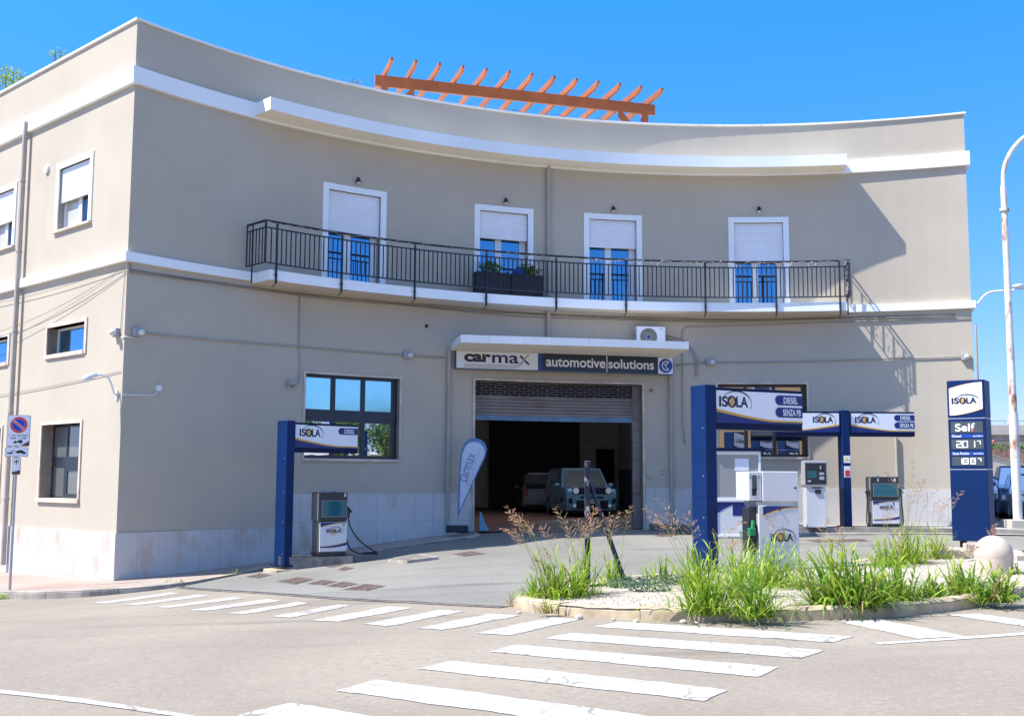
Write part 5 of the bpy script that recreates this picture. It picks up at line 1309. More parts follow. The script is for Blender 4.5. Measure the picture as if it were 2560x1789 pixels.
for xs_ in (-bw+.02,bw-.03):
    m=MB(); m.box(xs_,xs_+.01,-.40,.40,.06,HG-.08); m.build('pane',M['glass_clear'],t)
m=MB(); rect(m,-bw+.05,bw-.05,.06,HG*.40,-.42); m.build('lower_panel',M['pump_white'],t)
m=MB(); m.prism([(-bw+.06,HG*.39),(-.12,HG*.39),(-.12,HG*.36),(-.3,HG*.32),(-bw+.06,HG*.26)],-.430,-.427); m.build('blue_wave',M['logo_blue'],t); m=MB(); m.prism([(-.118,HG*.39),(.2,HG*.39),(.2,.5),(-.118,.5)],-.430,-.427); m.build('blue_panel',M['logo_blue'],t)
m=MB(); rect(m,-.05,.28,HG*.74,HG*.88,-.427); m.build('notice',M['sign_white'],t)
m=MB(); rect(m,.0,.22,.12,.30,-.427); m.build('notice',M['plastic_white'],t)
text('ISOLA',-.02,.22,.40,.46,-.436,M['sign_white'],t,.02)
m=MB(); m.box(-bw+.1,bw-.1,-.3,.3,HG*.3,HG*.36); m.build('shelf',M['plastic_grey'],t)

# ------------------------------------------------------------------ totem price sign
dO=19.4; pO=aty(2437,1384,dO); bO=Vector((pO.x,dO,G(pO.x,dO)+.10))
zt=ray(2425,952).z*dO; HO=zt-bO.z; print('totem', bO, HO)
AT=-math.radians(34)
t=thing('price_totem','tall blue price totem with ISOLA board and lit prices at the right','price totem',bO,AT)
W_=.61; D=.46; hw=W_/2
gap=.03; cuts=[(HO-1.39*HO/3.05*1.0, HO)]
h1=HO*.782; h2=HO*.489; h0=HO*.079
def tbox(z0,z1,nm): m=MB(); m.box(-hw,hw,-D/2,D/2,z0,z1); return m.build(nm,M['blue'],t,bevel=.012)
tbox(h0,h2-.012,'lower_casing'); tbox(h2,h1-.012,'price_casing'); tbox(h1,HO,'logo_casing')
m=MB(); m.box(-hw+.01,hw-.01,-D/2+.01,D/2-.01,h2-.012,h2); m.box(-hw+.01,hw-.01,-D/2+.01,D/2-.01,h1-.012,h1); m.build('joint_strip',M['sign_white'],t)
m=MB(); m.box(-hw*.7,-hw*.45,-.1,.1,0,h0); m.box(hw*.3,hw*.6,-.1,.1,0,h0); m.build('foot',M['blue_dark'],t)
y=-D/2-.001
x0,x1=-hw+.035,hw-.035; z0,z1=h1+.045,HO-.045; m=MB(); n_=14
top=lambda u:z1-.10*(1-u)**1.8; bot=lambda u:z0+.11*u**1.8
for i in range(n_):
    u,u1=i/n_,(i+1)/n_; m.prism([(x0+(x1-x0)*u,bot(u)),(x0+(x1-x0)*u1,bot(u1)),(x0+(x1-x0)*u1,top(u1)),(x0+(x1-x0)*u,top(u))],y-.004,y)
m.build('sign_panel',M['sign_white'],t)
m=MB()
for i in range(n_):
    u,u1=i/n_,(i+1)/n_
    m.prism([(x0+(x1-x0)*u,top(u)),(x0+(x1-x0)*u1,top(u1)),(x0+(x1-x0)*u1,top(u1)+.010*(1-u1)),(x0+(x1-x0)*u,top(u)+.012*(1-u)+.001)],y-.005,y); m.prism([(x0+(x1-x0)*u,bot(u)-.012*u),(x0+(x1-x0)*u1,bot(u1)-.012*u1),(x0+(x1-x0)*u1,bot(u1)),(x0+(x1-x0)*u,bot(u)+.001)],y-.005,y)
m.build('gold_wave',M['gold'],t)
logo(t,-hw*.76,hw*.58,h1+(HO-h1)*.375,.105,y-.004)
def disp(z0,z1): m=MB(); rect(m,-hw+.045,hw-.045,z0,z1,y); m.build('display',M['lcd'],t)
ph=h1-h2
zr_=[(.70,.926),(.383,.58),(.062,.24)]
for a_,b_ in zr_: disp(h2+ph*a_,h2+ph*b_)
for a_,b_ in ((.605,.68),(.264,.338)):
    m=MB(); rect(m,-hw+.04,hw-.04,h2+ph*a_,h2+ph*b_,y); m.build('label_strip',M['mid_blue'],t)
text('Diesel',-hw+.06,-hw+.21,h2+ph*.617,h2+ph*.668,y-.008,M['sign_white'],t,.02)
text('Senza Piombo',-hw+.06,-hw+.33,h2+ph*.276,h2+ph*.326,y-.008,M['sign_white'],t,.02)
text('euro/litro',hw-.21,hw-.05,h2+ph*.622,h2+ph*.655,y-.008,M['sign_white'],t,.02)
text('euro/litro',hw-.21,hw-.05,h2+ph*.281,h2+ph*.314,y-.008,M['sign_white'],t,.02)
text('Sel',-hw*.62,hw*.16,h2+ph*.735,h2+ph*.885,y-.008,M['led'],t,.012)
text('f',hw*.22,hw*.42,h2+ph*.735,h2+ph*.89,y-.008,M['led'],t,.012)
m=MB(); rect(m,hw*.25,hw*.37,h2+ph*.738,h2+ph*.79,y-.009,t=.002); m.build('lettering',M['led_red'],t)
SEG={'0':'abcdef','1':'bc','2':'abged','7':'abc','8':'abcdefg'}
def seg7(ch,x,z,w_,h_):
    m=MB(); th_=w_*.20
    S_={'a':((0,h_),(w_,h_)),'b':((w_,h_),(w_,h_/2)),'c':((w_,h_/2),(w_,0)),'d':((0,0),(w_,0)),'e':((0,h_/2),(0,0)),'f':((0,h_),(0,h_/2)),'g':((0,h_/2),(w_,h_/2))}
    for c_ in SEG[ch]: (ax,az),(bx,bz)=S_[c_]; stroke(m,[(x+ax,z+az),(x+bx,z+bz)],th_,y-.006)
    m.build('digit',M['led'],t)
for zc,chs in ((zr_[1],'2017'),(zr_[2],'1887')):
    zz=h2+ph*(zc[0]+.04); hh=ph*(zc[1]-zc[0]-.08)
    seg7(chs[0],-hw*.56,zz,.075,hh); seg7(chs[1],-hw*.24,zz,.075,hh); seg7(chs[2],hw*.14,zz,.075,hh); seg7(chs[3],hw*.52,zz+hh*.45,.05,hh*.55)
    m=MB(); rect(m,-hw*.30,-hw*.26,zz-.01,zz+.015,y-.003); m.build('decimal_point',M['led'],t)
for o in list(t.children):      # the same board on the back
    if o.name.split('.')[0] in ('sign_panel','gold_wave','lettering','island_mark','swoosh','display','label_strip'):
        c=o.copy(); c.data=o.data.copy(); COL.objects.link(c)
        for v_ in c.data.vertices: v_.co=(-v_.co.x,-v_.co.y,v_.co.z)
m=MB(); m.box(hw,hw+.006,-.05,.03,h1+.28,h1+.36); m.build('vent',M['black'],t)
# stone blocks and sphere
p=gp(2385,1412); m=MB(); m.box(-.62,.55,-.35,.45,-.1,.20); o=m.build('stone_slab',M['stone_white'],None,bevel=.02); o.location=(p.x,p.y+.25,G(p.x,p.y)+.05); o.rotation_euler=(0,0,-.12); tag(o,'flat white stone slab under the price totem','stone slab')
p=gp(2428,1385,.2); m=MB(); m.box(-.16,.16,-.12,.12,0,.13); o=m.build('stone_block',M['stone_white'],None,bevel=.02); o.location=(p.x+.02,17.9,G(p.x,17.9)+.25); tag(o,'small square stone between the totem foot and the ball bollard','stone')
dS=15.6; p=aty(2484,1385,dS); zS=ray(2484,1392).z*dS
m=MB(); m.sph((0,0,0),.255,.255,.255,28,18); m.tube([(0,0,-.34),(0,0,-.02)],[.235,.252],28); o=m.build('ball_bollard',M['stone_white'],None,smooth='auto'); o.location=(p.x,dS,G(p.x,dS)+.37); tag(o,'pale round topped stone bollard at the right end of the island','bollard')
print('sphere', o.location, zS)
p=gp(2540,1402,.1); m=MB(); m.sph((0,0,0),.19,.15,.13,7,5); o=m.build('rock',M['stone_white']); o.location=(p.x,p.y,p.z+.05); tag(o,'rough white rock on the gravel right of the ball bollard','rock')

# ------------------------------------------------------------------ leaning frame of the lost sign
p=gp(1469,1468,.1); q2=gp(1566,1462,.1); db=p.y
t=thing('metal_frame','bare chipped navy metal post with a diagonal brace standing in the grass','metal frame',p,0)
Hf=ray(1466,1153).z*db-p.z; print('frame H',Hf)
m=MB(); m.box(-.035,.035,-.03,.03,-.05,Hf); m.build('post',M['chipped'],t,bevel=.006)
m=MB(); m.box(-.038,.038,-.033,.033,Hf,Hf+.006); m.build('cap',M['steel'],t)
zb_=ray(1478,1205).z*db-p.z; v2=q2-p
m=MB(); m.tube([(.03,0,zb_),(v2.x,v2.y,0)],.030,4); m.build('brace',M['chipped'],t)
m=MB(); m.box(-.12,1.0,-.03,.03,-.03,.035,0,Matrix.Rotation(math.atan2(v2.y,v2.x),4,'Z')); m.build('base_bar',M['chipped'],t)

# ------------------------------------------------------------------ no parking sign
dN=21.6; pN=aty(24,1463,dN); bN=Vector((pN.x,dN,G(pN.x,dN)+HK)); zt=ray(37,1037).z*dN
t=thing('parking_sign','no parking sign on a grey pole on the far left pavement, two smaller plates below','road sign',bN,math.radians(12))
Hn=zt-bN.z; k=dN/2803
m=MB(); m.tube([(0,.03,-.05),(0.0,.03,Hn-.02)],.026,10); m.build('pole',M['steel'],t,smooth='auto')
def plate(x0,x1,z0,z1,nm='sign_plate'):
    r=.025; P=[]
    for cx_,cz_,a0 in ((x1-r,z1-r,0),(x0+r,z1-r,90),(x0+r,z0+r,180),(x1-r,z0+r,270)):
        P+=[(cx_+r*math.cos(math.radians(a0+q*30)),cz_+r*math.sin(math.radians(a0+q*30))) for q in range(4)]
    m=MB(); m.prism(P,-.004,.0); pb=m.build(nm,M['plastic_grey'],t)
    cx_,cz_=(x0+x1)/2,(z0+z1)/2
    P2=[(cx_+(a-cx_)*(1-.016/(x1-x0)*1.5),cz_+(b-cz_)*(1-.016/(z1-z0)*1.5)) for a,b in P]
    m=MB(); m.prism(P2,-.007,-.0042); f_=m.build('sign_face',M['sign_white'],t); return pb
wN=.42; x0=-.19; x1=x0+wN; z1=Hn; z0=Hn-.60
plate(x0,x1,z0,z1); cx_,cz_=(x0+x1)/2,z1-.19
m=MB(); m.disc((cx_,cz_),.155,-.0095,-.0072,32,r2=.115); m.build('red_ring',M['red'],t)
m=MB(); m.disc((cx_,cz_),.112,-.0095,-.0072,32); m.build('blue_disc',plain('sign_blue',(.01,.04,.40),.4,var=0),t)
m=MB(); stroke(m,[(cx_-.105,cz_+.088),(cx_+.105,cz_-.088)],.045,-.0095); m.build('white_bar',M['sign_white'],t)
m=MB(); stroke(m,[(cx_-.11,cz_+.092),(cx_+.11,cz_-.092)],.026,-.0125); m.build('red_bar',M['red'],t)
text('1° lun. del mese',x0+.035,x1-.035,z1-.405,z1-.37,-.0095,M['logo_navy'],t,.01)
text('8.00 - 11.00',x0+.07,x1-.07,z1-.46,z1-.425,-.0095,M['logo_navy'],t,.02)
m=MB(); m.prism([(cx_-.09,z0+.07),(cx_+.08,z0+.07),(cx_+.08,z0+.12),(cx_,z0+.12),(cx_-.0,z0+.095),(cx_-.03,z0+.095),(cx_-.05,z0+.115),(cx_-.06,z0+.095),(cx_-.09,z0+.085)],-.0095,-.0072); m.disc((cx_-.06,z0+.065),.014,-.0095,-.0072,10); m.disc((cx_+.05,z0+.065),.014,-.0095,-.0072,10); m.build('truck_symbol',M['black'],t)
m=MB(); m.prism([(x1-.16,z0+.008),(x1-.008,z0+.008),(x1-.008,z0+.11)],-.010,-.0073); m.build('brown_corner',M['brown_dirt'],t)
za=z0-.012; zb2_=za-.19; plate(x0-.015,x1-.015,zb2_,za)
m=MB(); zc=(za+zb2_)/2-.02
m.prism([(x0+.02,zc-.01),(x0+.13,zc-.01),(x0+.13,zc+.01),(x0+.02,zc+.01)],-.0095,-.0072); stroke(m,[(x0+.09,zc+.015),(x0+.15,zc+.055)],.012,-.0095); m.disc((x0+.075,zc-.015),.014,-.0095,-.0072,10)
m.prism([(x0+.17,zc+.01),(x0+.36,zc-.015),(x0+.37,zc+.005),(x0+.33,zc+.03),(x0+.29,zc+.055),(x0+.23,zc+.055),(x0+.20,zc+.035),(x0+.17,zc+.03)],-.0095,-.0072); m.disc((x0+.21,zc+.002),.014,-.0095,-.0072,10); m.disc((x0+.325,zc-.012),.014,-.0095,-.0072,10)
m.build('tow_symbol',M['black'],t)
zc1=zb2_-.01; zc0=zc1-.33; xa=-.07; plate(xa,xa+.16,zc0,zc1)
m=MB(); cx2=xa+.08; stroke(m,[(cx2,zc1-.14),(cx2,zc1-.06)],.014,-.0095); stroke(m,[(cx2-.045,zc1-.10),(cx2,zc1-.055),(cx2+.045,zc1-.10)],.014,-.0095); m.build('arrow_symbol',M['black'],t)
m=MB(); m.prism([(xa+.008,zc0+.008),(xa+.152,zc0+.008),(xa+.152,zc0+.09),(xa+.008,zc0+.05)],-.010,-.0073); m.build('brown_corner',M['brown_dirt'],t)

# ------------------------------------------------------------------ feather banner
sb_=fs(1140,1325)[0]; pb=F(sb_+.25,1.05,0); dF=pb.y; 
px_=aty(1143,1325,dF); bF=Vector((px_.x,dF,G(px_.x,dF)+HK)); zt=ray(1180,1095).z*dF; HF=zt-bF.z; print('banner',bF,HF)
t=thing('feather_banner','teardrop carmax advertising banner on a dark base left of the garage door','banner',bF,math.radians(4))
m=MB(); m.box(-.27,.27,-.14,.14,0,.17); m.build('base',M['planter'],t,bevel=.03)
m=MB(); m.tube([(0,0,.17),(0,0,.55)],.015,8); m.tube([(-.04,0,.34),(.05,0,.34)],.02,6); m.build('pole',M['steel'],t)
kx=dF/2803
out=[(1143,1295),(1146,1180),(1150,1130),(1160,1105),(1172,1096),(1186,1094),(1200,1098),(1211,1108),(1216,1122),(1212,1140),(1200,1165),(1180,1210),(1160,1255),(1146,1290)]
outl=[((a-1143)*kx*1.0,(ray(a,b).z*dF-bF.z)) for a,b in out]
def inset(P,f,c=None):
    c=c or (sum(a for a,b in P)/len(P),sum(b for a,b in P)/len(P)); return [(c[0]+(a-c[0])*f,c[1]+(b-c[1])*f) for a,b in P]
m=MB(); m.prism(outl,-.006,.006); m.build('banner_border',M['tow'],t)
inn=inset(outl,.86); m=MB(); m.prism(inn,-.010,-.0065); m.build('banner_cloth',M['banner'],t)
cz_=(ray(1178,1150).z*dF-bF.z)
text('carmax',.25-.36,.25+.36,cz_-.26,cz_-.08,-.0125,plain('banner_print',(.14,.24,.34),.6),t,.006,rot=math.radians(70))
m=MB(); stroke(m,[(.26,cz_-.62),(.55,cz_+.30)],.015,-.0125); stroke(m,[(.21,cz_-.60),(.24,cz_-.50)],.03,-.0125); m.build('swoosh',M['sign_silver'],t)
# pale blue folded sheet at the jamb
pS=F(ga+.10,.15,-1.29); m=MB(); m.prism([(0,0),(.24,0),(.12,.22),(.04,.46),(0,.48)],-.1,.05); o=m.build('folded_sheet',M['tarp'],None,bevel=.02); o.location=(pS.x,pS.y,-1.285); tag(o,'pale blue sheet leaning inside the left garage jamb','sheet')

# ------------------------------------------------------------------ vehicles
def car(name,label,cat,loc,rz,L=4.2,W_=1.8,H=1.65,paint=None,kind='suv',front=True,group=None,hatch_open=False):
    t=thing(name,label,cat,loc,rz,group); hw=W_/2; wr=.34; fx=L*.5-.82; rxx=-L*.5+.80     # x forward
    belt=.62*H; hood=.60*H
    def archpts(cx_):
        return [(cx_+(wr+.06)*math.cos(a_),.30+(wr+.06)*math.sin(a_)) for a_ in np.linspace(-.25,PI+.25,9)][::-1]
    prof=[(-L/2+.05,.30)]+archpts(rxx)+archpts(fx)+[(L/2-.10,.24),(L/2-.02,.40),(L/2,.62),(L/2-.04,.88 if kind=='suv' else .72),(L/2-.14,hood-.03),(L/2-1.05,hood+.06),(-L/2+.12,belt),(-L/2+.02,belt-.15),(-L/2,.55)]
    m=MB(); n_=len(prof)
    secs=[(-hw+.00,.0),(-hw*.62,.03),(hw*.62,.03),(hw,.0)]
    rows=[]
    for (yy,_) in ((-hw,0),(-hw+.06,1),(hw-.06,1),(hw,0)):
        row=[]
        for (x,z) in prof:
            k_=1 if abs(yy)<hw-.01 else .965
            row.append((x*k_ if True else x, yy, z if z<.5 else z-(0 if abs(yy)<hw-.01 else .035)))
        rows.append(row)
    b=len(m.v)
    for r_ in rows: m.v+=r_
    for j in range(3):
        for i in range(n_): m.f.append([b+j*n_+i,b+j*n_+(i+1)%n_,b+(j+1)*n_+(i+1)%n_,b+(j+1)*n_+i]); m.mi.append(0)
    m.f+=[[b+i for i in range(n_)][::-1],[b+3*n_+i for i in range(n_)]]; m.mi+=[0,0]
    body=m.build('body',paint,t,bevel=.02); 
    # greenhouse
    ws=L/2-1.15; rf_=ws-.62 if kind=='suv' else ws-.75; rr=-L/2+.35 if kind=='suv' else -L/2+.75; rb=-L/2+.12
    gh=[(ws,hood+.05),(rf_,H-.03),(rf_-.3,H),(rr,H-.02),(rb,belt-.01)]
    def ghm(ins_b,ins_t,shrink,mat,nm,dz=0):
        m=MB(); cz_=(H+belt)/2; n_=len(gh); P=[]
        for sgn in (-1,1):
            for (x,z) in gh:
                f=(z-belt)/(H-belt); ins=ins_b+(ins_t-ins_b)*max(0,f); P.append((x+(-shrink if x>0 else shrink)*1.0, sgn*(hw-ins), z-dz*max(0,f)))
        m.add(P,[list(range(n_))[::-1],[n_+i for i in range(n_)]]+[[i,(i+1)%n_,n_+(i+1)%n_,n_+i] for i in range(n_)]); return m.build(nm,mat,t,bevel=.03)
    ghm(.05,.20,0,M['glass_dark'],'windows')
    # roof and pillars
    m=MB(); m.box(rr-.04,rf_+.02,-(hw-.19),(hw-.19),H-.035,H+.015)
    for sgn in (-1,1):
        def pil(x0,z0,x1,z1,w_):
            y0_=hw-.045-(z0-belt)/(H-belt)*.15; y1_=hw-.045-(z1-belt)/(H-belt)*.15
            m.add([(x0,sgn*y0_,z0),(x0-w_,sgn*y0_,z0),(x1-w_,sgn*y1_,z1),(x1,sgn*y1_,z1),(x0,sgn*(y0_-.05),z0),(x0-w_,sgn*(y0_-.05),z0),(x1-w_,sgn*(y1_-.05),z1),(x1,sgn*(y1_-.05),z1)],[[0,1,2,3],[7,6,5,4],[0,3,7,4],[1,5,6,2],[0,4,5,1],[3,2,6,7]])
        pil(ws+.03,belt-.02,rf_+.03,H-.01,.08); pil(ws-1.25,belt-.02,ws-1.3,H-.01,.08); pil(rb+.5,belt-.02,rr+.25,H-.01,.14); pil(rb+.16,belt-.02,rr+.08,H-.01,.14)
    m.build('roof',paint,t,bevel=.01)
    for cx_ in (fx,rxx):
        for sgn in (-1,1):
            m=MB(); m.tube([(cx_,sgn*(hw-.24),.34-.0),(cx_,sgn*(hw-.02),.34)],wr,22); wl=m.build('wheel',M['rubber'],t,smooth='auto')
            m=MB(); m.tube([(cx_,sgn*(hw-.022),.34),(cx_,sgn*(hw-.012),.34)],wr*.62,14); m.build('rim',M['steel'],wl)
    m=MB(); m.box(-L/2+.3,L/2-.3,-hw+.1,hw-.1,.18,.5); m.build('underbody',M['black'],t)
    F_=L/2
    if kind=='suv':
        m=MB(); m.box(F_-.03,F_+.015,-.70,.70,.80,1.02); m.build('grille',M['black'],t,bevel=.04)
        m=MB()
        for k_ in range(8): yy=-.35+k_*.1; m.box(F_+.012,F_+.028,yy-.012,yy+.012,.82,1.0)
        m.build('grille_slats',M['chrome'],t)
        for sgn in (-1,1):
            m=MB(); m.tube([(F_-.02,sgn*.575,.91),(F_+.035,sgn*.575,.91)],.105,20); m.build('headlight',M['headlight'],t,smooth='auto')
            m=MB(); m.tube([(F_-.05,sgn*.62,.40),(F_+.02,sgn*.62,.40)],.055,12); m.build('fog_lamp',M['headlight'],t)
            m=MB(); m.prism([(sgn*.70,.46),(sgn*.84,.50),(sgn*.83,.66),(sgn*.72,.66)],0,.04,0,fn=lambda x,y_,z:(F_-.02+y_,x,z)); m.build('corner_lamp',M['black'],t)
        m=MB(); m.box(F_-.02,F_+.02,-.42,.42,.66,.72); m.box(F_-.06,F_+.008,-.56,.56,.30,.58); m.build('lower_grille',M['black'],t,bevel=.01)
        m=MB(); m.box(F_+.02,F_+.03,-.26,.26,.47,.58); m.build('number_plate',M['sign_white'],t)
        o=text('GJ 429 FZ',-.22,.22,.49,.56,0,M['logo_navy'],t,.03)
        for v_ in o.data.vertices: v_.co=(F_+.032,v_.co.x,v_.co.z)
    else:
        for sgn in (-1,1):
            m=MB(); m.box(F_-.16,F_-.005,sgn*(hw-.28)-.16,sgn*(hw-.28)+.16,.66,.82); m.build('headlight',M['headlight'],t,bevel=.03)
        m=MB(); m.box(F_-.03,F_+.012,-.42,.42,.42,.60); m.build('grille',M['black'],t)
    for sgn in (-1,1):
        m=MB(); m.box(-L/2-.0,-L/2+.12,sgn*(hw-.13)-.08,sgn*(hw-.13)+.08,belt-.35,belt-.02); m.build('tail_light',M['tail'],t,bevel=.03)
        m=MB(); m.sph((ws-.15,sgn*(hw+.08),belt+.06),.07,.11,.08,10,6); m.build('mirror',paint,t,smooth=True)
    if hatch_open:
        m=MB(); m.box(-L/2-.55,-L/2+.4,-hw*.8,hw*.8,H-.02,H+.05); m.build('tailgate',paint,t,bevel=.02)
    return t
car('parked_car','light blue boxy off roader with round headlights facing out of the garage','car',(2.46,41.1,-1.292),math.radians(-90+9),4.23,1.80,1.68,M['car_teal'],'suv')
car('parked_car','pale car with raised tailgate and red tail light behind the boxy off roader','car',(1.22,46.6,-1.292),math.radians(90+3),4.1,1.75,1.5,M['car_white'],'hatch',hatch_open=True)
car('parked_car','blue car in the shade just right of the price totem','car',(19.1,44.2,-1.3),math.radians(-110),4.2,1.76,1.48,M['car_blue'],'hatch',group='cars parked in the shade at the right')
car('parked_car','tall blue van in the shade behind the rust stained lamp pole','van',(18.7,41.4,-1.3),math.radians(-110),4.3,1.82,1.85,M['car_blue'],'van',group='cars parked in the shade at the right')
car('parked_car','grey blue car nearest in the shade at the right edge of the picture','car',(17.9,38.7,-1.3),math.radians(-110),4.3,1.80,1.55,M['car_grey'],'hatch',group='cars parked in the shade at the right')

# ------------------------------------------------------------------ street lamps
dP=28.7; p=aty(2546,1322,dP); bP=Vector((p.x,dP,G(p.x,dP)))
t=thing('street_lamp','tall rust stained white street lamp pole at the right edge','street lamp',bP,0)
m=MB(); m.box(-.30,.30,-.30,.30,-.1,.32); m.build('concrete_base',M['bridge'],t,bevel=.02)
k=ray(2518,470); zc=k.z*dP-bP.z
P_=[(0,0,.2),(0,0,2.9),(0,0,zc)]+[tuple(v_) for v_ in cr3([(0,0,zc),(.05,0,zc+.55),(.30,0,zc+1.05),(.75,0,zc+1.45),(1.6,0,zc+1.75),(2.4,0,zc+1.85)],4)[1:]]
m=MB(); m.tube(P_,[.10,.10,.075]+[.06]*(len(P_)-3),14); m.tube([(0,0,.3),(0,0,3.0)],.115,14); m.tube([(0,0,zc-.62),(0,0,zc-.55)],.12,14); m.build('pole',M['lamp_pole'],t,smooth='auto')
m=MB(); m.tube([(2.3,0,zc+1.84),(3.0,0,zc+1.86)],[.08,.14],10); m.build('lamp_head',M['plastic_grey'],t,smooth='auto')
bq=CRt+mR*.05+Vector((0,0,4.42)); e1=aty(2526,728,28.9)
t=thing('wall_street_lamp','thin curved white lamp arm fixed to the right corner of the building','street lamp',bq,0)
v_=e1-bq; ct=[(0,0,0),tuple(v_*.35+Vector((0,0,.22))),tuple(v_*.75+Vector((0,0,.12))),tuple(v_),tuple(v_*1.1)]
m=MB(); m.tube([tuple(x) for x in cr3(ct,5)],.03,8); m.build('arm',M['plastic_white'],t,smooth=True)
m=MB(); m.sph(tuple(v_*1.28),.24,.12,.07,12,8); m.build('lamp_head',M['plastic_white'],t,smooth=True)

# ------------------------------------------------------------------ background on the right
dR=75; X=lambda px,d: aty(px,1140,d).x
Z_=lambda py,px,d: ray(px,py).z*d
tr=thing('retaining_wall','beige sloping retaining wall behind the parked cars','retaining wall',(0,0,0))
xs_=[X(2400,dR),X(2480,dR),X(2560,dR),X(2760,dR)]; zz_=[Z_(1134,2400,dR),Z_(1138,2480,dR),Z_(1163,2560,dR),Z_(1230,2760,dR)]
m=MB(); m.prism([(xs_[i],zz_[i]) for i in range(4)]+[(xs_[3],-1.5),(xs_[0],-1.5)],dR,dR+.4); m.build('wall',M['bridge'],tr)
m=MB(); 
for i in range(3): m.prism([(xs_[i],zz_[i]),(xs_[i+1],zz_[i+1]),(xs_[i+1],zz_[i+1]+.12),(xs_[i],zz_[i]+.12)],dR-.08,dR+.48)
m.build('coping',M['kerb'],tr)
fn_=thing('railing','rust brown railing along the sloping retaining wall','railing',(0,dR+.15,.12))
Pn=[Vector((xs_[i],0,zz_[i])) for i in range(4)]
for hh in (.85,.10):
    m=MB(); m.tube([p+Vector((0,0,hh)) for p in Pn],.035,5); m.build('rail',M['rust'],fn_)
for i in range(3):
    k_=int((Pn[i+1]-Pn[i]).length/.28)
    for q in range(0,k_,1):
        if i==0 and q<k_-3: continue
        p=Pn[i].lerp(Pn[i+1],q/k_); m=MB(); m.tube([p,p+Vector((0,0,.85))],.022 if q%3 else .035,5); m.build('bar',M['rust'],fn_)
bw_=MB(); zb1=Z_(1122,2500,dR+6); bw_.box(X(2420,dR),X(2900,dR),dR+6,dR+6.3,-1.5,zb1); tag(bw_.build('brick_wall',M['brick']),'red brick wall seen through the rust brown railing','wall')
m=MB(); m.poly([(X(2420,dR),dR+6.3,zb1-.1),(X(2950,dR),dR+6.3,zb1-.1),(X(2950,200),200,5.7),(X(2300,200),200,5.7)]); struct(m.build('slope',M['bridge']))
leafy((X(2530,dR+6),dR+6.2,zb1+.12),5.0,.3,.28,900,.16,M['leaf'],'hedge',4); o=bpy.context.scene.objects['hedge']; tag(o,'green hedge strip above the red brick wall','hedge')
vd=thing('viaduct','long beige concrete viaduct crossing behind at the right','viaduct',(0,0,0))
dV=250; zt_=Z_(1062,2500,dV); zm_=Z_(1086,2500,dV)
m=MB(); m.box(60,300,dV,dV+12,zm_,zt_); m.build('deck',M['bridge'],vd)
m=MB(); m.box(60,300,dV+1,dV+11,zm_-1.2,zm_); m.build('girder',M['bridge_dark'],vd)
for x in (96,128,160): m=MB(); m.box(x,x+2.6,dV+2,dV+9,-1.4,zm_-1.2); m.build('pier',M['bridge_dark'],vd)
m=MB(); m.tube([(60,dV,zt_+.9),(300,dV,zt_+.9)],.08,5)
for x in range(62,300,6): m.tube([(x,dV,zt_),(x,dV,zt_+.9)],.06,4)
m.build('parapet_rail',M['steel'],vd)
m=MB(); m.box(70,330,285,300,-1.4,Z_(1092,2500,285)); o=m.build('far_building',M['bridge_dark']); tag(o,'grey low building seen under the viaduct deck','building')
m=MB(); p=aty(2531,1050,110); m.box(-.45,.45,-.25,.25,-.45,.5); m.tube([(0,0,-.4),(0,0,-(p.z+1.3))],.08,6); o=m.build('floodlight',M['plastic_grey']); o.location=p; tag(o,'small dark floodlight on a thin mast in front of the viaduct','floodlight')
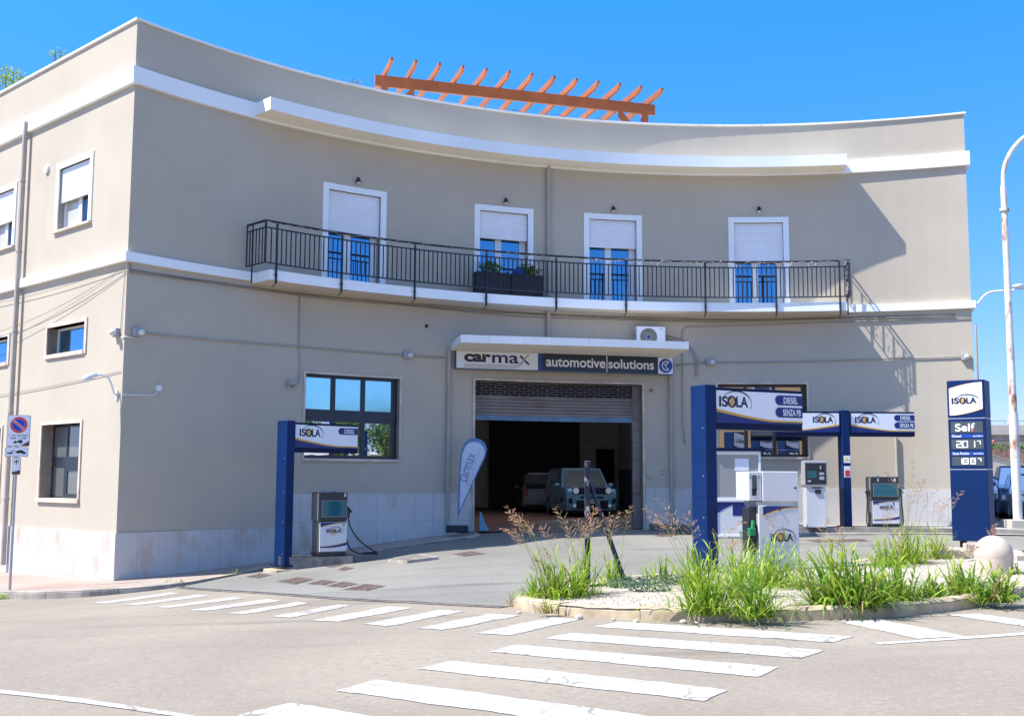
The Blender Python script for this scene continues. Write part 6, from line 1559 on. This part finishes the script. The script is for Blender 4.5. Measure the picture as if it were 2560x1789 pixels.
# people on the terrace
def person(loc, rz, label, top, legs, hairm, bag=False, pose=0):
    t=thing('person',label,'person',loc,rz)
    def skin(name,verts,edges,rad,mat,root=0):
        me=bpy.data.meshes.new(name); me.from_pydata(verts,edges,[]); o=bpy.data.objects.new(name,me); COL.objects.link(o); o.parent=t
        o.modifiers.new('skin','SKIN'); sd=o.modifiers.new('sub','SUBSURF'); sd.levels=1; sd.render_levels=1
        for i,r_ in enumerate(rad): me.skin_vertices[0].data[i].radius=(r_,r_*.8); me.skin_vertices[0].data[i].use_root=(i==root)
        me.materials.append(mat); return o
    s=.06*pose
    V=[(0,0,.92),(0,0,1.15),(0,.01,1.38),(0,0,1.48),(0,-.01,1.62),(0,-.01,1.72),(-.19,0,1.40),(-.25,.02,1.13),(-.24,-.08,.88),(.19,0,1.40),(.25,.02,1.13),(.20,-.16,.98),(-.09,0,.88),(-.10,-.03-s,.50),(-.11,.05+s,.07),(-.11,-.10+s,.03),(.09,0,.88),(.10,.02+s,.50),(.12,.02-s,.07),(.12,-.13-s,.03)]
    E=[(0,1),(1,2),(2,3),(3,4),(4,5),(2,6),(6,7),(7,8),(2,9),(9,10),(10,11),(0,12),(12,13),(13,14),(14,15),(0,16),(16,17),(17,18),(18,19)]
    Rr=[.14,.13,.15,.055,.095,.075,.065,.045,.035,.065,.045,.035,.09,.065,.045,.035,.09,.065,.045,.035]
    skin('body',V,E,Rr,M['skin'])
    skin('shirt',[(0,0,.90),(0,0,1.15),(0,.01,1.40),(-.20,0,1.41),(-.25,.02,1.20),(.20,0,1.41),(.25,.02,1.20)],[(0,1),(1,2),(2,3),(3,4),(2,5),(5,6)],[.165,.155,.165,.08,.065,.08,.065],top)
    skin('trousers',[(0,0,.93),(-.09,0,.86),(-.10,-.03-s,.50),(-.11,.04+s,.12),(.09,0,.86),(.10,.02+s,.50),(.12,.02-s,.12)],[(0,1),(1,2),(2,3),(0,4),(4,5),(5,6)],[.16,.11,.085,.07,.11,.085,.07],legs)
    m=MB(); m.sph((0,.02,1.70),.105,.11,.10,12,8); m.build('hair',hairm,t,smooth=True)
    m=MB(); m.sph((0,-.115,1.63),.015); m.sph((-.035,-.10,1.66),.01); m.sph((.035,-.10,1.66),.01); m.build('face',M['skin'],t)
    return t
for px,dd,top_,leg_,lab,rz_ in ((2528,188,M['cloth_white'],M['cloth_blue'],'person in a white shirt and blue trousers on the far slope beside the lamp pole',.6),(2541,190,M['cloth_red'],M['cloth_blue'],'person in a red shirt half hidden by the lamp pole on the far slope',-.5),(2483,186,M['cloth_red'],M['black'],'person in dark red on the far slope close to the price totem',2.2)):
    p=aty(px,1120,dd); person((p.x,dd,zb1-.1+(5.7-zb1+.1)*(dd-dR-6.3)/(200-dR-6.3)-.02),rz_,lab,top_,leg_,M['hair'],pose=1)

# ------------------------------------------------------------------ things across the street, seen only in the glass
ob=thing('opposite_house','orange house across the street with striped awnings, mirrored in the windows','building',(3,-17,0),math.radians(28))
m=MB(); m.box(-14,14,-8,0,-1.5,8.2); m.build('wall',M['orange_wall'],ob)
m=MB(); m.box(-14.2,14.2,-8.2,.2,8.2,8.5); m.build('cornice',M['white'],ob)
for x in (-10,-5,0,5,10):
    m=MB(); m.box(x-.6,x+.6,0,.03,4.9,6.5); f_=m.build('window',M['pvc'],ob); m=MB(); m.box(x-.5,x+.5,.03,.04,5.0,6.4); m.build('pane',M['glass_dark'],f_)
for x in (-4.2,-1.0,2.4,5.6):
    m=MB(); n_=14; wA=2.6
    for k_ in range(n_):
        a0,a1=x-wA/2+wA*k_/n_,x-wA/2+wA*(k_+1)/n_
        for j in range(5):
            t0,t1=j*PI/10,(j+1)*PI/10
            m.poly([(a0,1.3*math.sin(t0),1.45+1.4*math.cos(t0)),(a1,1.3*math.sin(t0),1.45+1.4*math.cos(t0)),(a1,1.3*math.sin(t1),1.45+1.4*math.cos(t1)),(a0,1.3*math.sin(t1),1.45+1.4*math.cos(t1))],k_%2)
    m.build('awning',[M['stripe_blue'],M['cloth_white']],ob)
o2=thing('corner_house','low orange house at the street corner, mirrored in the left window','building',(44,2,0),math.radians(60))
m=MB(); m.box(-8,8,-4,4,-1.5,1.6); m.build('wall',M['orange_wall'],o2); m=MB(); m.box(-8.2,8.2,-4.2,4.2,1.6,1.8); m.build('cornice',M['white'],o2)
def tree(name,label,loc,H,r,seed,n=5200):
    t=thing(name,label,'tree',loc); m=MB(); m.tube([(0,0,-.2),(.1,0,H*.25),(0,.1,H*.5)],[.28,.2,.14],10); rr_=random.Random(seed)
    for k_ in range(8):
        a_=k_*.8; m.tube([(0,.05,H*(.3+.02*k_)),(math.cos(a_)*r*.4,math.sin(a_)*r*.4,H*.55),(math.cos(a_)*r*.7,math.sin(a_)*r*.7,H*.75)],[.08,.05,.02],6)
    m.build('trunk',M['bark'],t); m=MB(); cl=[(Vector((rr_.uniform(-1,1)*r*.65,rr_.uniform(-1,1)*r*.65,H*.62+rr_.uniform(-.6,.8)*r*.6)),r*rr_.uniform(.3,.5)) for _ in range(16)]
    for i in range(n):
        c,s_=cl[i%16]; d=Vector((rr_.gauss(0,1),rr_.gauss(0,1),rr_.gauss(0,1))).normalized(); p=c+d*s_*rr_.uniform(.6,1.05); e_=d.cross(Vector((rr_.gauss(0,1),rr_.gauss(0,1),rr_.gauss(0,1)))).normalized(); L=.22; g=(d+Vector((rr_.gauss(0,.6),rr_.gauss(0,.6),rr_.gauss(0,.6)))).normalized()
        m.poly([p-e_*.03,p+g*L*.5-e_*.08,p+g*L,p+g*L*.5+e_*.08])
    m.build('crown',M['leaf'],t)
tree('street_tree','round green street tree, mirrored in the left ground floor window',(33,5.5,-1.2),5.6,2.6,3)

# ------------------------------------------------------------------ GRASS
def clump(px,py,h,spread,n,label,heads=0,headh=1.0,seed=0,lean=(0,0),dark=.25,h0=.08,wid=.011,name='grass_clump',straw=.06,cat='grass clump'):
    rnd=random.Random(seed*31+5); p=gp(px,py,h0); t=thing(name,label,cat,p)
    m=MB(); S_=6
    def blade(m,b0,az,L,arch,w0,mi,tw=0):
        d=Vector((math.cos(az),math.sin(az),0)); side=Vector((-d.y,d.x,0)); prev=None; pos=Vector(b0); tilt=rnd.uniform(.05,1.25)
        for k_ in range(S_+1):
            u=k_/S_; w_=w0*(1-u**2.2)*(.55+.9*min(1,u*3)) if u<1 else .0006
            a_=side*w_*.5; q=(pos-a_,pos+a_)
            if prev: m.poly([prev[0],prev[1],q[1],q[0]],mi)
            prev=q; ang=tilt+arch*u*u; pos=pos+(d*math.sin(ang)+Vector((0,0,1))*math.cos(ang))*L/S_
        return pos
    for i in range(int(n*1.35)):
        r_=spread*abs(rnd.gauss(0,.38)); a_=rnd.random()*2*PI; b=(r_*math.cos(a_)*1.25,r_*math.sin(a_)*.8,-.02)
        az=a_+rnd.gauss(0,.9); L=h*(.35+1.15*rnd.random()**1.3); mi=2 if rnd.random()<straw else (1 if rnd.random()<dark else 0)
        blade(m,b,az,L,rnd.uniform(.6,2.8),wid*rnd.uniform(.6,1.7),mi)
    # leafy culms
    for i in range(max(2,n//14)):
        r_=spread*abs(rnd.gauss(0,.3)); a_=rnd.random()*2*PI; b=Vector((r_*math.cos(a_),r_*math.sin(a_)*.8,-.02)); L=h*rnd.uniform(.8,1.25); d=Vector((rnd.gauss(0,.22)+lean[0]*.3,rnd.gauss(0,.2),1)).normalized()
        m.tube([b,b+d*L*.5,b+d*L],[.004,.0035,.002],4,mi=0,cap=False)
        for q in range(5):
            u=.2+.17*q; blade(m,b+d*L*u,rnd.random()*6.28,h*rnd.uniform(.25,.5),rnd.uniform(.8,2.2),wid*1.2,0)
    m.build('blades',[M['grass'],M['grass_dark'],M['straw']],t)
    for i in range(heads):
        rnd2=random.Random(seed*97+i); az=rnd2.uniform(-2.2,2.2)*.7+(PI if lean[0]<0 else 0)+rnd2.gauss(0,.5); az = PI+rnd2.gauss(0,.6) if lean[0]<0 else rnd2.gauss(0,1.4)
        L=headh*rnd2.uniform(.75,1.1); b=Vector((rnd2.uniform(-spread,spread)*.5,rnd2.uniform(-.15,.15),0)); d=Vector((math.cos(az),math.sin(az)*.6,0)); arch=rnd2.uniform(.5,1.3)
        if rnd2.random()<.3: arch=.25
        P=[]; pos=b; N=14
        for k_ in range(N+1):
            u=k_/N; P.append(pos.copy()); ang=.12+abs(lean[0])*.25+arch*u**3; pos=pos+(d*math.sin(ang)+Vector((0,0,1))*math.cos(ang))*L/N
        m=MB(); m.tube(P,[.0035*(1-.6*k_/N) for k_ in range(N+1)],4,mi=1,cap=False)
        for k_ in range(int(N*.76),N+1):
            for q in range(6):
                c=P[k_]; a_=rnd2.random()*6.28; dirv=((P[k_]-P[k_-1]).normalized()*.9+Vector((math.cos(a_),math.sin(a_),-.25))*.75).normalized(); Lb=.085*(1.15-(k_/N-.76)*2.8)*rnd2.uniform(.6,1.2)+.015
                e_=c+dirv*Lb
                for z_ in range(5):
                    g=c.lerp(e_,.3+.17*z_); sd=Vector((rnd2.gauss(0,1),rnd2.gauss(0,1),rnd2.gauss(0,1))).normalized()*.0058; fw_=dirv*.022+Vector((0,0,-.005))
                    m.poly([g,g+fw_*.5+sd,g+fw_,g+fw_*.5-sd],0)
        m.build('seed_head',[M['seed'],M['grass']],t)
    return t
C=[(1338,1497,.34,.20,80,'low grass clump at the far left tip of the island',2,.55,(0,0)),
   (1395,1500,.50,.26,150,'grass clump with drooping reddish seed heads left of the bare metal post',7,1.15,(-1,0)),
   (1450,1492,.50,.22,130,'grass clump with reddish seed heads at the foot of the bare metal post',7,1.05,(0,0)),
   (1530,1470,.42,.22,80,'thin grass clump between the metal post and its brace foot',3,.95,(0,0)),
   (1645,1462,.36,.26,90,'loose grass clump left of the large blue sign post',0,.8,(0,0)),
   (1745,1480,.48,.24,120,'grass clump in front of the large blue sign post',4,1.22,(-1,0)),
   (1770,1532,.62,.28,170,'tall bright grass clump over the kerb below the large blue sign',3,1.0,(0,0)),
   (1850,1498,.62,.26,150,'tall grass clump in front of the white pump cabinet, left side',1,.9,(0,0)),
   (1890,1540,.46,.26,130,'grass clump hanging over the kerb below the white pump cabinet',0,.8,(0,0)),
   (1930,1470,.62,.28,180,'dense grass clump hiding the foot of the white pump cabinet',1,.9,(0,0)),
   (2010,1478,.42,.24,110,'low grass clump right of the white pump cabinet',0,.9,(0,0)),
   (2085,1520,.62,.28,190,'broad dark green grass clump over the kerb at the middle of the island right half',2,1.0,(0,0)),
   (2150,1522,.54,.28,180,'wide leaved grass clump along the kerb, second of the right row',0,.8,(0,0)),
   (2240,1508,.46,.28,170,'grass clump along the kerb before the white slab',1,.8,(0,0)),
   (2330,1500,.30,.25,110,'low grass clump along the kerb in front of the totem slab',0,.8,(0,0)),
   (2420,1492,.40,.26,150,'grass clump along the kerb below the ball bollard',1,.65,(0,0)),
   (2495,1500,.36,.26,150,'spreading grass clump at the right end of the kerb',0,.7,(0,0)),
   (2215,1420,.44,.25,150,'darker back grass clump left of the totem slab',2,.9,(0,0)),
   (2275,1412,.56,.28,200,'tall back grass clump with tall reddish stems left of the price totem',6,1.5,(0,0)),
   (2345,1400,.50,.24,120,'back grass clump leaning against the price totem',4,1.1,(0,0)),
   (2455,1400,.16,.10,24,'tiny grass tuft with a dry head beside the ball bollard',2,.55,(0,0)),
   (2545,1440,.18,.20,60,'low grey green weed at the right edge of the gravel',0,.8,(0,0))]
for i,(px,py,h,sp_,n,lab,hd,hh,ln) in enumerate(C):
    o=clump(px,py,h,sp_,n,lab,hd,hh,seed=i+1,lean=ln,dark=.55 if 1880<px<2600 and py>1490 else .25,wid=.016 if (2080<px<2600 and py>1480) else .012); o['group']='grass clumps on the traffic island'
# grey green ground plants
for i,(px,py,lab) in enumerate(((1575,1470,'low grey green weed right of the brace foot'),(1625,1480,'grey green weed patch left of the large blue sign, on the gravel'),(1690,1462,'grey green weed patch at the foot of the large blue sign'))):
    p=gp(px,py,.1); leafy((0,0,.05),.30,.15,.09,260,.05,M['leaf_grey'],'low_weed',20+i); o=[x for x in bpy.data.objects if x.name.startswith('low_weed')][-1]; o.location=p; tag(o,lab,'weed','grey green weeds on the gravel')
# kerb weeds
for i,(px,py,lab) in enumerate(((3,1497,'green weed at the kerb on the far left edge'),(228,1489,'left weed of the pair growing at the pavement kerb'),(268,1485,'right and fuller weed of the pair growing at the pavement kerb'),(330,1480,'small weed at the kerb bend beside the first crossing stripe'),(373,1475,'tiny weed on the kerb right of the bend'),(420,1466,'weed on the kerb where the drain grate begins'),(453,1463,'weed at the kerb just left of the drain grate'),(585,1438,'tiny weed on the kerb before the blue left sign'))):
    o=clump(px,py,.13,.14,34,lab,0,seed=60+i,h0=.0,wid=.014,name='kerb_weed',straw=.1,cat='weed'); o['group']='weeds along the pavement kerb'
o=clump(1297,1515,.22,.10,30,'dry yellowing tuft at the left tip of the island kerb',0,seed=77,h0=.0,name='kerb_weed',straw=.5,cat='weed'); o['group']='weeds along the island kerb'
o=clump(1370,1528,.16,.12,40,'low browning tuft on the island kerb below the seed head clump',0,seed=78,h0=.05,name='kerb_weed',straw=.6,cat='weed'); o['group']='weeds along the island kerb'
print('objects', len(bpy.data.objects))
